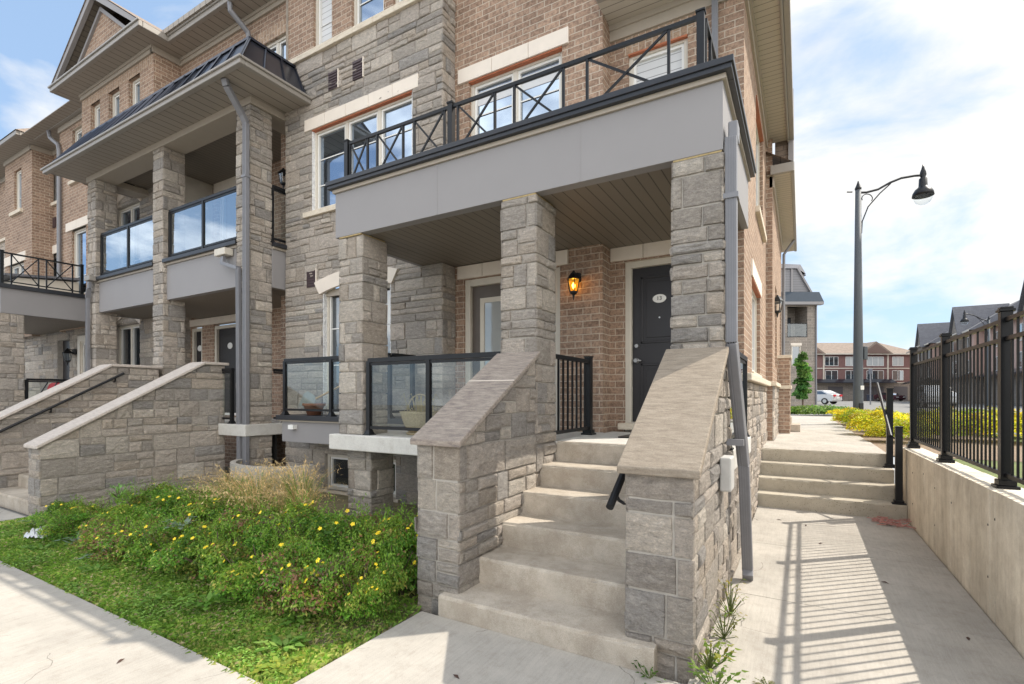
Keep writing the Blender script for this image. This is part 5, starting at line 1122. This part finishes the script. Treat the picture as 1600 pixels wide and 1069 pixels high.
# broad weeds
def weed(loc, label, n=26, size=.07, seed=0, upr=.5, cols=((.13, .27, .04), (.18, .33, .06), (.24, .36, .08)), stemy=False, cat='weed', group='weeds growing at the edges', sc=1.0):
    r = random.Random(seed); t = thing('weed', loc, label, cat, group); m = MB(); st = MB()
    for k in range(n):
        a = r.uniform(0, 2*PI); e = Vector((math.cos(a), math.sin(a), 0)); s = size*r.uniform(.5, 1.3); b = Vector(loc)+e*r.uniform(0, size*.6*(3 if stemy else 1))+Vector((0, 0, r.uniform(0, .15*sc) if stemy else .004)); lift = r.uniform(.15, 1)*upr
        w = Vector((-e.y, e.x, 0))*s*.17; c = r.choice(cols); kk = r.uniform(.8, 1.2); m.cur = tuple(x*kk for x in c); p1 = b+e*s*.5+Vector((0, 0, s*lift*.8)); p2 = b+e*s+Vector((0, 0, s*lift*.7))
        m.face([b, b+e*s*.25+w*.9+Vector((0, 0, s*lift*.4)), p1, b+e*s*.25-w*.9+Vector((0, 0, s*lift*.4))]); m.face([p1, p1+e*s*.1+w, p2, p1+e*s*.1-w])
        if stemy and r.random() < .5: st.tube([Vector(loc), b], .0025, 4, False)
    build(m, 'leaves', M['leaf'], t)
    if st.v: build(st, 'stems', M['stem'], t)
    return t
weed((-2.86, 2.02, 0), 'broad leaved weed in the lawn near the pavement corner', 30, .11, 1); weed((-3.1, 2.3, 0), 'bright green weed at the edge of the shrubs', 26, .1, 2); weed((-6.9, 2.05, 0), 'low weed in the lawn at far left', 24, .1, 3); weed((-4.4, 2.0, 0), 'small weed in the middle of the lawn', 20, .09, 4)
weed((-2.66, 1.86, 0), 'yellow green weed right at the corner of the lawn', 40, .09, 5, .3, ((.3, .34, .05), (.22, .3, .05))); weed((-5.6, 2.05, 0), 'spreading weed left of the middle of the lawn', 22, .1, 6)
weed((-.46, 3.10, 0), 'leafy yellow green weed in the joint at the right pier', 60, .075, 7, .9, ((.16, .22, .03), (.09, .17, .02), (.22, .22, .04)), True)
weed((-.44, 3.55, 0), 'straggly weed beside the pier along the side walk', 46, .05, 8, .8, ((.12, .18, .03), (.17, .16, .05)), True, sc=1.3); weed((-.45, 3.95, 0), 'tall yellow green weed nearest the downspout', 60, .05, 9, .9, ((.15, .20, .03), (.24, .20, .04)), True, sc=1.6)
weed((-.40, 2.86, 0), 'weed at the front corner of the right pier', 50, .07, 10, .7, ((.14, .22, .03), (.08, .15, .02)), True, sc=.7); weed((-.74, 2.84, -.01), 'small dark green sprig in the gap under the bottom step', 20, .05, 11, 1.0, ((.06, .13, .02), (.1, .2, .03)), True, sc=.4)
weed((-.16, 3.08, 0), 'thin creeping weed lying in the pavement joint', 50, .03, 12, .2, ((.12, .14, .04), (.17, .16, .06)), True, sc=.1)
weed((-8.2, 2.5, 0), 'pale strappy weed at the foot of the left hand stairs', 40, .18, 13, 1.2, ((.24, .30, .15), (.16, .24, .09)))
blue = ((.20, .27, .19), (.26, .33, .25))
weed((-6.6, 2.28, .05), 'grey green broad leaved plant at the front edge of the shrubs, left of centre', 24, .13, 21, .8, blue); weed((-5.9, 2.2, .04), 'grey green plant at the shrub edge in the middle of the lawn side', 20, .12, 22, .8, blue); weed((-5.35, 2.65, .30), 'pale broad leaves poking out of the shrubs near the middle', 18, .12, 23, .6, blue)
weed((-3.9, 2.12, .02), 'lush green weed where the shrubs meet the lawn, right of centre', 34, .12, 24, .9); weed((-7.3, 2.9, .34), 'ferny bright green weed standing above the shrubs at the left', 40, .08, 25, 1.0, ((.2, .4, .1), (.26, .46, .12)), True, sc=1.0)
# litter
def crumpled(name, loc, rx, ry, h, mat, label, cat, seed, n=14):
    r = random.Random(seed); m = MB(); V = []; F = []
    for i in range(n):
        for j in range(n):
            u, v = i/(n-1)*2-1, j/(n-1)*2-1; e = max(0, 1-(u*u+v*v)*.6); V.append((loc[0]+u*rx*(1+.1*r.random()), loc[1]+v*ry, loc[2]+.004+h*e*r.uniform(.2, 1)))
    for i in range(n-1):
        for j in range(n-1):
            u, v = (i+.5)/(n-1)*2-1, (j+.5)/(n-1)*2-1
            if u*u+v*v > 1.05: continue
            F.append((i*n+j, (i+1)*n+j, (i+1)*n+j+1, i*n+j+1))
    m.faces(V, F); return build(m, name, mat, loc=loc, label=label, cat=cat)
crumpled('plastic_bag', (-7.5, 2.22, .0), .17, .12, .12, plain('silver_plastic', (.55, .56, .58), .3, var=.1), 'crumpled silvery plastic bag on the grass at the left end of the bed', 'bag', 3)
t = MB(); r = random.Random(9)
for k in range(60):
    a = r.uniform(0, 2*PI); p = Vector((1.0+r.uniform(-.16, .14), 7.78+r.uniform(-.2, .2), .012+r.random()*.03)); t.bar(p, p+Vector((math.cos(a)*.12, math.sin(a)*.12, r.uniform(-.008, .02))), .008)
build(t, 'twine_heap', plain('faded_pink_twine', (.50, .24, .21), .8, var=.4, nscale=30), loc=(1.0, 7.78, 0), label='small heap of faded pink shreds at the foot of the retaining wall', cat='debris')
lf = plain('dry_leaf', (.07, .035, .025), .8, var=.3)
for i, (x, y, lb) in enumerate(((-.25, 7.3, 'dark dry leaf at the left foot of the walkway steps'), (.05, 7.15, 'dry leaf just in front of the walkway steps'), (.62, 5.3, 'dry leaf in the shaded middle of the side walk'), (.18, 6.35, 'curled dry leaf between the fence shadows'), (-3.55, 1.42, 'dry leaf on the pavement near the railing shadow'), (-2.66, 1.63, 'dry leaf at the lawn edge near the pavement corner'), (.95, 4.35, 'dry leaf in the shade near the retaining wall'), (-1.7, 2.3, 'small dry leaf on the shaded pavement before the stairs'))):
    m = MB(); a = i*1.3; e = Vector((math.cos(a), math.sin(a), 0))*.032; f = Vector((-math.sin(a), math.cos(a), 0))*.011; c = Vector((x, y, .002)); m.faces([c-e, c-f+Vector((0,0,.006)), c+e, c+f+Vector((0,0,.006)), c+Vector((0,0,.013))], [(0,1,4),(1,2,4),(2,3,4),(3,0,4)]); build(m, 'dry_leaf', lf, loc=(x, y, 0), label=lb, cat='leaf', group='dry leaves on the ground')

# ================================================================== ACROSS THE STREET
RX = Vector((.8652, .5015, 0)); FX = Vector((-.5015, .8652, 0))
def sp(a, f, z=.74): return RX*a+FX*f+Vector((0, 0, z))
RZ = math.radians(30.1)
def rot_thing(name, a, f, label, cat, rz=0, group=None):
    t = thing(name, sp(a, f), label, cat, group); t.rotation_euler = (0, 0, RZ+rz); return t
def part(m, name, mat, t, bevel=0, smooth=False):
    """child mesh given in the thing's own local axes"""
    o = build(m, name, mat, None, (0, 0, 0), bevel, smooth); o.parent = t; return o
GF = front(0)
mbrick_red = brickmat('red_clay_brick', (.32, .18, .15), (.25, .14, .12), (.42, .34, .3)); M['pinkbrick'] = plain('pinkish_brick_far', (.52, .36, .30), .9, var=.1, nscale=2); M['red'] = plain('red_brick_far', (.20, .11, .10), .9, var=.12, nscale=2)
M['tanstone'] = brickmat('tan_block', (.34, .30, .26), (.26, .235, .21), (.42, .39, .35), w=.4, h=.2)
def gwin(t, wall_o, u0, u1, z0, z1, Y=0, mat='pane', trim='sash', n=2):
    m = MB(); f = front(Y); w = .07
    for q in ((u0, u1, z0, z0+w), (u0, u1, z1-w, z1), (u0, u0+w, z0, z1), (u1-w, u1, z0, z1)): fbox(m, f, *q, 0, .06)
    for k in range(1, n): x = u0+(u1-u0)*k/n; fbox(m, f, x-.04, x+.04, z0, z1, 0, .06)
    o = part(m, 'window', M[trim], t); m = MB(); m.face([f.p(u0, z0, .02), f.p(u1, z0, .02), f.p(u1, z1, .02), f.p(u0, z1, .02)]); p = part(m, 'pane', M[mat], o); return o
# red brick row facing us
t = rot_thing('red_brick_row', 54.0, 88, 'long red and tan three storey townhouse row with garages at the end of the street', 'building'); t.scale = (1, 1, 1.1)
m = MB(); m.box(-14, 18, 0, 10, 0, 2.9); part(m, 'ground_floor', M['tanstone'], t)
m = MB(); m.box(-14, 18, 0, 10, 2.9, 7.5); part(m, 'wall', M['red'], t)
m = MB()
for a in (-4.2, .9, 7.0, 12.2): m.box(a-.12, a+.12, -.12, 0, 2.9, 7.4)
m.box(-14, 18, -.1, 0, 5.15, 5.3); m.box(-14, 18, -.15, 0, 2.85, 3.0); part(m, 'trim_board', M['frame'], t)
m = MB(); m.faces([(-14.5,-.5,7.5),(18.5,-.5,7.5),(18.5,11,7.5),(-14.5,11,7.5),(-9,4.5,9.75),(14,4.5,9.75)], [(0,1,5,4),(1,2,5),(2,3,4,5),(3,0,4)]); part(m, 'roof', M['shingle'], t)
m = MB()
for a in (-2.0, 9.8): 
    m.prism([(a-3.0, 7.5), (a+3.0, 7.5), (a, 9.5)], lambda p, y: Vector((p[0], y, p[1])), -.62, 3.5)
part(m, 'gable_roof', M['shingle'], t)
m = MB()
for a in (-2.0, 9.8): m = MB(); m.prism([(a-2.3, 7.62), (a+2.3, 7.62), (a, 9.15)], lambda p, y: Vector((p[0], y, p[1])), -.68, -.63); part(m, 'gable_face', plain('brown_shake', (.17, .11, .09), .8), t)
m = MB(); m.box(-14.5, 18.5, -.6, -.5, 7.4, 7.6); part(m, 'gutter', M['frame'], t)
m = MB(); m.faces([(-3.5,-1.2,2.95),(13,-1.2,2.95),(13,0,3.5),(-3.5,0,3.5)], [(0,1,2,3)]); m.box(-3.5, 13, -1.2, -1.1, 2.85, 2.95); part(m, 'garage_canopy', M['seam'], t)
for a, w in ((-4.9, 1.7), (-1.9, 2.4), (3.0, 2.6), (8.3, 2.6), (10.6, 1.8), (14.5, 2.4)):
    m = MB(); m.box(a-w/2, a+w/2, -.05, .02, 0, 2.3)
    for k in (1, 2, 3): m.box(a-w/2, a+w/2, -.055, -.045, .57*k, .57*k+.03)
    o = part(m, 'garage_door', plain('garage_door_paint', (.11, .10, .105), .6, var=.05), t)
for a, w, n in ((-4.4+.1, .9, 1), (-2.9, .8, 1), (-2.0, .9, 1), (-1.0, .8, 1), (2.3, 2.4, 3), (6.2, 2.9, 3), (10.0, 3.0, 3), (14.0, 2.0, 2)):
    gwin(t, None, a-w/2, a+w/2, 5.6, 7.1, 0, 'curtain' if a > 5 else 'pane_dark', 'sash', n)
for a, w, n in ((-2.0, 2.8, 3), (2.3, 2.2, 2), (6.2, 2.9, 3), (10.0, 3.0, 3), (14.0, 2.0, 2)): gwin(t, None, a-w/2, a+w/2, 3.3, 4.9, 0, 'pane_dark', 'sash', n)
m = MB(); m.box(-8.2, -5.3, -.9, 0, 2.9, 3.05); m.box(-8.2, -5.3, -.9, 0, 5.1, 5.25)
for z in (3.05, 5.25):
    m.box(-8.2, -5.3, -.92, -.88, z+.9, z+.97)
    for k in range(14): m.box(-8.2+k*.22, -8.17+k*.22, -.92, -.89, z, z+.9)
part(m, 'balcony', M['black'], t)
# grey sided house behind our row
t = rot_thing('grey_sided_house', 19.6, 36, 'tall tan brick house with grey siding gable and a glass balcony behind the side walkway', 'building')
m = MB(); f_ = front(0); wall(m, f_, -5, .25, 0, 7.5); wall(m, f_, .25, 1.7, 0, 5.1, [(.55, 1.2, 3.0, 4.5)], .1); wall(m, f_, .25, 1.7, 7.3, 7.5); wall(m, f_, 1.7, 2.4, 0, 7.5); m.box(-5, 2.39, 1.6, 9, 0, 7.5); m.box(-5, .25, .01, 1.6, 0, 7.5); m.box(1.7, 2.39, .01, 1.6, 0, 7.5); m.box(.25, 1.7, .11, 1.6, 0, 5.1); part(m, 'wall', M['tanstone'], t)
gwin(t, None, .75, 1.35, 5.15, 6.75, 1.58, 'pane', 'black', 1)
m = MB(); m.box(.25, 1.7, .02, .06, 6.06, 6.12); m.box(.25, 1.7, .02, .06, 5.12, 5.16); m.box(.25, .29, .02, .06, 5.16, 6.06); m.box(1.66, 1.7, .02, .06, 5.16, 6.06); o = part(m, 'balcony_railing', M['black'], t)
m = MB(); m.box(.29, 1.66, .03, .05, 5.16, 6.06); part(m, 'glass_panel', M['railglass'], o)
gwin(t, None, .55, 1.2, 3.0, 4.5, .05, 'pane_dark', 'frame', 1); m = MB(); m.box(.48, 1.27, -.05, 0, 4.5, 4.68); part(m, 'lintel', M['precast'], t)
m = MB(); m.box(-5.2, 2.65, -.4, .0, 7.4, 7.6); part(m, 'eave', M['fascia'], t)
m = MB(); m.faces([(-5.2,-.4,7.6),(2.65,-.4,7.6),(2.5,-.1,8.35),(-5.2,-.1,8.35)], [(0,1,2,3)]); m.faces([(-5.2,-.1,8.35),(2.5,-.1,8.35),(2.4,.3,8.36),(-5.2,.3,8.36)], [(0,1,2,3)]); m.faces([(2.65,-.4,7.6),(2.65,9,7.6),(2.3,9,8.4),(2.3,.25,8.4)], [(0,1,2,3)]); part(m, 'metal_roof', plain('slate_blue_metal', (.05, .065, .085), .7, spec=.2), t)
m = MB(); m.prism([(-5, 7.6), (2.45, 7.6), (1.03, 10.1), (-5, 10.1)], lambda p, y: Vector((p[0], y, p[1])), .25, 9); part(m, 'siding', M['siding'], t)
m = MB(); m.bar((2.50, .17, 7.6), (1.06, .17, 10.14), .16, .12); m.box(.62, .74, .16, .24, 8.36, 10.1); part(m, 'rake_board', M['fascia'], t)
m = MB(); m.box(1.2, 2.1, 1.5, 5, 8.4, 9.95); part(m, 'dormer', M['siding'], t)
m = MB(); m.faces([(-5,.1,10.1),(1.0,.1,10.1),(2.35,1.3,10.0),(2.35,5.2,10.0),(-5,5.2,10.0),(-5,.9,10.85),(2.3,1.9,10.85)], [(0,1,6,5),(1,2,6),(2,3,6),(3,4,5,6)]); m.box(.9, 2.35, 1.3, 5.2, 9.85, 9.95); part(m, 'roof', M['shingle_grey'], t)
m = MB(); m.tube([(2.3, -.1, 7.4), (2.3, -.06, 7.1), (2.3, -.06, 0)], .05, 6); part(m, 'downspout', M['spout'], t)
# right hand row, gable after gable, receding
gabs = [(41.5, 40.0, 2.2), (51.5, 54.5, 2.0), (62.0, 69.5, 1.8)]
dirv = (Vector((67.8-41, 85-40, 0))).normalized()
ang = math.atan2(dirv.y, dirv.x)
RL = ['nearest grey roofed brick house of the right hand row behind the fence', 'second house with a steep grey gable in the right hand row', 'farthest and smallest gabled house of the right hand row']
for i, (a0, f0) in enumerate(((42.6, 38.5), (51.3, 55.5), (58.5, 69.5))):
    t = rot_thing('gabled_house', a0, f0, RL[i], 'house', ang, 'gabled houses of the right hand row')
    ln = 19.2 if i < 2 else 17.0
    m = MB(); m.box(0, ln, -.0+0, -9, 0, 3); m.box(0, ln, 0, -9, 3.0, 8.2); 
    m = MB(); m.box(0, ln, -9, 0, 0, 3.0); part(m, 'ground_floor', M['tanstone'], t); m = MB(); m.box(0, ln, -9, 0, 3.0, 8.2); part(m, 'wall', M['pinkbrick'], t)
    m = MB(); m.box(2.6, 6.0, 0, .7, 0, 8.2); m.prism([(2.4, 8.2), (6.2, 8.2), (4.3, 11.3)], lambda p, y: Vector((p[0], y, p[1])), -3, .72); part(m, 'gable', M['tanstone'], t)
    m = MB(); m.faces([(-.5,.5,8.2),(ln+.2,.5,8.2),(ln+.2,-9.5,8.2),(-.5,-9.5,8.2),(1.2,-4.5,11.6),(ln-1.2,-4.5,11.6)], [(0,1,5,4),(1,2,5),(2,3,4,5),(3,0,4)])
    for s in (-1, 1): m.prism([(4.3, 11.5), (4.3, 11.3), (4.3+s*2.25, 7.9), (4.3+s*2.45, 7.9)], lambda p, y: Vector((p[0], y, p[1])), -4, 1.0)
    part(m, 'roof', M['shingle_grey'], t)
    m = MB(); m.box(-.5, ln+.2, .5, .6, 8.05, 8.25); m.box(2.2, 6.4, .7, 1.05, 8.05, 8.2); part(m, 'gutter', M['frame'], t)
    for k in range(5):
        a = 1.5+k*3.6
        if 2.2 < a < 6.3: continue
        for z0, z1 in ((3.5, 5.0), (6.0, 7.6)):
            f = FR((0, .01, 0), (1, 0, 0), (0, 1, 0)); m = MB()
            for q in ((a-.8, a+.8, z0, z0+.08), (a-.8, a+.8, z1-.08, z1), (a-.8, a-.72, z0, z1), (a+.72, a+.8, z0, z1), (a-.04, a+.04, z0, z1)): fbox(m, f, *q, 0, .06)
            o = part(m, 'window', M['sash'], t); m = MB(); fbox(m, f, a-.75, a+.75, z0+.02, z1-.02, 0, .03); part(m, 'pane', M['pane_dark'], o)
    for z0, z1 in ((3.5, 5.0), (6.0, 7.6)):
        f = FR((0, .71, 0), (1, 0, 0), (0, 1, 0)); m = MB()
        for q in ((3.3, 5.3, z0, z0+.08), (3.3, 5.3, z1-.08, z1), (3.3, 3.38, z0, z1), (5.22, 5.3, z0, z1)): fbox(m, f, *q, 0, .06)
        o = part(m, 'window', M['sash'], t); m = MB(); fbox(m, f, 3.35, 5.25, z0+.02, z1-.02, 0, .03); part(m, 'pane', M['pane_dark'], o)
    m = MB(); m.faces([(0,1.3,3.0),(ln,1.3,3.0),(ln,0.0,3.5),(0,0.0,3.5)], [(3,2,1,0)]); m.box(0, ln, 1.2, 1.3, 2.85, 3.0); part(m, 'canopy', M['seam'], t)
# street lamps
def lamp(a, f, hgt, arm, sgn, label, sc=1.0, azi=0):
    t = rot_thing('street_lamp', a, f, label, 'street lamp', azi, 'street lamps')
    conc = M['lampc']; m = MB(); m.tube([(0, 0, 0), (0, 0, .12), (0, 0, 2.4), (0, 0, hgt)], [.15, .135, .125, .075], 16); part(m, 'pole', conc, t, smooth=True)
    m = MB(); m.lathe([(.08, 0), (.09, .05), (.06, .12), (.03, .2), (.012, .27)], (0, 0, hgt), 12); m.tube([(-.18, 0, hgt-.06), (-.33, 0, hgt-.06)], .02, 8); part(m, 'finial', M['black'], t)
    m = MB(); pts = [(-.05, 0, hgt-.08), (.25, 0, hgt-.07), (.6, 0, hgt+.02), (.95, 0, hgt+.22), (1.3, 0, hgt+.36), (1.7, 0, hgt+.43), (arm, 0, hgt+.44)]
    m.tube([(p[0]*sgn, 0, p[2]) for p in pts], .032, 10); m.tube([(sgn*.10, 0, hgt-1.3), (sgn*.12, 0, hgt-.95), (sgn*.3, 0, hgt-.5), (sgn*.65, 0, hgt-.1), (sgn*.98, 0, hgt+.2)], .018, 8)
    m.tube([(sgn*(.27+.16*math.cos(q)), 0, hgt-.25+.13*math.sin(q)) for q in np.linspace(-.6, 3.6, 12)], .013, 6); part(m, 'arm', M['black'], t)
    c = (sgn*(arm+.03), 0, hgt+.44); m = MB(); m.lathe([(.01, .33), (.03, .25), (.05, .17), (.07, .12), (.085, .02), (.06, -.06), (.10, -.10), (.11, -.32), (.13, -.36), (.2, -.42), (.255, -.52), (.27, -.62), (.24, -.62)], c, 20); part(m, 'lamp_head', M['black'], t, smooth=True)
    m = MB(); m.lathe([(.235, -.62), (.22, -.72), (.17, -.81), (.09, -.86), (.02, -.875)], c, 20); part(m, 'lamp_globe', M['clear'], t, smooth=True)
    m = MB(); m.lathe([(.22, -.61), (.12, -.56)], c, 16); part(m, 'reflector', M['white'], t)
    return t
M['lampc'] = plain('dark_concrete_pole', (.075, .085, .095), .65, var=.2, nscale=60)
t = lamp(10.4, 15, 7.05, 1.92, 1, 'tall dark street lamp with one curved arm and a clear globe beside the side walkway')
m = MB(); m.box(.13, .24, -.08, .08, 1.95, 2.35); part(m, 'junction_box', M['lampc'], t, bevel=.02); m = MB(); m.box(-.02, .08, -.142, -.12, 1.05, 1.17); part(m, 'tag', M['white'], t); m = MB(); m.box(-.06, .06, -.15, -.12, .35, .65); part(m, 'access_panel', M['black'], t)
lamp(38.2, 40, 7.0, 1.92, -1, 'small distant street lamp seen above the metal fence')
# thin sign posts
for (a, f, h, lb) in ((35.9, 50, 3.6, 'thin grey sign pole left of the street lamp'), (33.7, 60, 2.6, 'short sign pole beside the parked white car')):
    t = rot_thing('sign_pole', a, f, lb, 'pole'); m = MB(); m.tube([(0, 0, 0), (0, 0, h)], .06, 8); part(m, 'pole', M['spout'], t); m = MB(); m.box(-.02, .02, -.25, .25, h-.5, h); part(m, 'sign_board', M['spout'], t)
# parked cars
def car(a, f, rz, col, label, kind='hatch'):
    t = rot_thing('parked_car', a, f, label, 'car', rz, 'parked cars'); pm = plain('car_paint', col, .25, .2, var=.03)
    side = [(-2.2, .35), (-2.25, .75), (-2.05, .95), (-1.15, 1.02), (-.55, 1.45), (1.1, 1.47), (1.9, 1.08), (2.15, 1.0), (2.2, .45), (2.1, .3), (-2.1, .28)]
    if kind == 'suv': side = [(-2.25, .4), (-2.3, .9), (-2.1, 1.1), (-1.2, 1.18), (-.7, 1.68), (1.7, 1.7), (2.15, 1.2), (2.25, 1.0), (2.25, .45), (2.1, .35), (-2.1, .33)]
    m = MB(); m.prism(side, lambda p, y: Vector((p[0], y*(1-.13*max(0, p[1]-1.0)/.5), p[1])), -.9, .9); part(m, 'body', pm, t, bevel=.05)
    zt = 1.40 if kind != 'suv' else 1.62; zb = 1.05 if kind != 'suv' else 1.2
    for s in (-1, 1):
        m = MB(); m.prism([(-.95, zb), (-.55, zt-.02), (1.0, zt-.02), (1.6, zb)], lambda p, y: Vector((p[0], s*(y-.10*max(0, p[1]-1.0)/.5), p[1])), .895, .905); part(m, 'side_window', M['pane_dark'], t)
        for x in (-1.35, 1.35):
            m = MB(); m.tube([(x, s*.70, .33), (x, s*.92, .33)], .33, 20); w = part(m, 'wheel', M['dark'], t); m = MB(); m.tube([(x, s*.90, .33), (x, s*.93, .33)], .2, 14); part(m, 'rim', M['steel'], w)
        m = MB(); m.box(2.16, 2.26, s*.6-.2, s*.6+.2, .82, 1.02); part(m, 'tail_light', red, t); m = MB(); m.box(-2.28, -2.16, s*.6-.2, s*.6+.2, .62, .76); part(m, 'headlight', M['white'], t)
    m = MB(); m.face([(1.14, -.72, zt), (1.14, .72, zt), (1.93, .78, zb+.02), (1.93, -.78, zb+.02)]); m.face([(-.60, .72, zt), (-.60, -.72, zt), (-1.17, -.78, zb), (-1.17, .78, zb)]); o = part(m, 'windscreen', M['pane_dark'], t); o.location = (0, 0, .02)
    m = MB(); m.box(2.24, 2.27, -.25, .25, .62, .74); part(m, 'number_plate', M['white'], t)
    return t
car(32.9, 54, math.radians(-60), (.62, .62, .62), 'white car with a red tail light parked beyond the brick house corner')
car(70.5, 80, math.radians(185), (.02, .02, .025), 'black car parked in front of the garages right of the street lamp')
car(32.6, 38.5, math.radians(60), (.62, .63, .64), 'silver van like car seen through the fence pickets', 'suv'); car(54.0, 61, math.radians(70), (.45, .02, .03), 'red car seen through the fence pickets')
car(63.5, 84, math.radians(95), (.08, .03, .04), 'dark red car parked by the garages behind the street lamp')
for i, (a, f, c, lb) in enumerate(((60.2, 84, (.05, .06, .09), 'dark blue bin beside the garages left of the lamp pole'), (51.0, 83, (.02, .16, .16), 'teal bin behind the white parked car'), (71.0, 76, (.05, .08, .14), 'blue grey bin beside the black car'), (72.5, 76, (.04, .06, .09), 'dark bin right of the black car'))):
    t = rot_thing('wheelie_bin', a, f, lb, 'bin', 0, 'wheeled bins'); pm = plain('bin_plastic', c, .5)
    m = MB(); m.prism([(-.28, 0), (.28, 0), (.34, 1.0), (-.34, 1.0)], lambda p, y: Vector((p[0], y, p[1])), -.3, .3); part(m, 'body', pm, t, bevel=.02); m = MB(); m.prism([(-.36, 1.0), (.36, 1.0), (.33, 1.09), (-.33, 1.09)], lambda p, y: Vector((p[0], y, p[1])), -.36, .34); part(m, 'lid', pm, t)
    for s in (-1, 1): m = MB(); m.tube([(s*.28, .3, .1), (s*.34, .3, .1)], .1, 12); part(m, 'wheel', M['dark'], t)
# young tree
t = rot_thing('young_tree', 13.95, 24, 'young slender green tree in front of the tan brick house', 'tree')
m = MB(); m.tube([(0, 0, -.1), (.03, 0, .5), (-.02, 0, 1.2), (.02, 0, 2.4)], [.045, .035, .028, .012], 8)
rr_ = random.Random(2)
for k in range(9): z = .6+k*.2; q = rr_.uniform(0, 6.28); m.tube([(0, 0, z), (math.cos(q)*.22, math.sin(q)*.22, z+.3)], [.014, .005], 5, False)
t.scale = (1.1, 1.1, 1.22); part(m, 'trunk', M['bark'], t)
rr_ = random.Random(4); bl = [(rr_.uniform(-.16, .16)+.12*(z_-1.2)*0, rr_.uniform(-.15, .15), z_, rr_.uniform(.16, .34)*(1 if z_ < 1.9 else .6), .26, rr_.uniform(.18, .28)) for z_ in np.linspace(.6, 2.25, 15)]
Q, c = leafcloud(bl, 6000, .045, .6, [((.12, .26, .05), 4), ((.08, .19, .04), 3), ((.20, .34, .09), 2)], seed=50, shell=.3)
o = bpy.data.objects.new('crown', quads_mesh('crown', Q, c, M['leaf'])); COL.objects.link(o); o.parent = t
# yellow shrubs beside the walkway, and beyond the fence
YG = [((.56, .56, .03), 5), ((.78, .68, .04), 5), ((.28, .34, .04), 3), ((.62, .36, .10), .8)]
ym = []
for v in range(3):
    r2 = random.Random(60+v); bl = [(0, 0, .15, .5, .45, .42)]+[(r2.uniform(-.4, .4), r2.uniform(-.35, .35), r2.uniform(.15, .48), r2.uniform(.15, .26), r2.uniform(.15, .26), r2.uniform(.12, .2)) for _ in range(12)]
    Q, c = leafcloud(bl, 7000, .022, .55, YG, seed=70+v); ym.append(quads_mesh('foliage', Q, c, M['leaf']))
yw = ['nearest the step handrail', 'second behind the handrail', 'third along the walkway', 'fourth along the walkway', 'at the far left end of the clump', 'behind, in front of the lamp pole', 'far right by the first fence post', 'behind the fence, first panel', 'behind the fence, under the far panel', 'behind the fence, middle of the second panel', 'behind the fence, beside the second post', 'behind the fence, right of the second post', 'behind the fence, third panel', 'behind the fence, at the third post', 'behind the fence, at the right edge of the picture']
for i, (x, y, s, h) in enumerate(((1.55, 11.6, 1.0, .9), (1.35, 13.2, 1.1, .95), (1.75, 14.6, 1.3, .95), (1.5, 16.2, 1.2, .9), (1.35, 17.9, 1.25, .9), (2.7, 15.2, 1.4, 1.0), (2.35, 12.6, 1.2, .95), (3.3, 12.6, 1.5, 1.05), (3.9, 14.2, 1.5, 1.0), (4.4, 12.3, 1.5, 1.1), (4.9, 11.0, 1.4, 1.1), (5.4, 11.8, 1.5, 1.1), (5.9, 10.2, 1.5, 1.15), (6.9, 10.6, 1.6, 1.1), (7.6, 9.4, 1.6, 1.15))):
    t = thing('yellow_shrub', (x, y, .72), 'bright yellow green shrub '+yw[i], 'shrub', 'yellow shrubs beyond the retaining wall'); t.scale = (s, s, h); t.rotation_euler = (0, 0, i*1.1)
    o = bpy.data.objects.new('foliage', ym[i % 3]); COL.objects.link(o); o.parent = t
GG = [((.16, .28, .05), 4), ((.24, .36, .08), 3), ((.10, .2, .04), 2)]
Q, c = leafcloud([(0, 0, .1, .5, .45, .35), (.3, .1, .2, .3, .3, .25), (-.3, -.1, .15, .3, .3, .25)], 2500, .05, .5, GG, seed=90); gm = quads_mesh('foliage', Q, c, M['leaf'])
for i, (x, y, s, lb) in enumerate(((.1, 25.5, 1.3, 'low green shrub right of the young tree'), (.8, 26.2, 1.3, 'low green shrub between the young tree and the lamp'), (1.5, 27.5, 1.1, 'low green shrub nearest the parked cars'), (17.5, 27, 1.6, 'green shrub across the road behind the fence'), (20, 25, 1.7, 'green shrub across the road at the right edge'))):
    t = thing('green_shrub', (x, y, .72), lb, 'shrub', 'low green shrubs'); t.scale = (s, s, s*.8); o = bpy.data.objects.new('foliage', gm); COL.objects.link(o); o.parent = t
print('objects', len(bpy.data.objects))
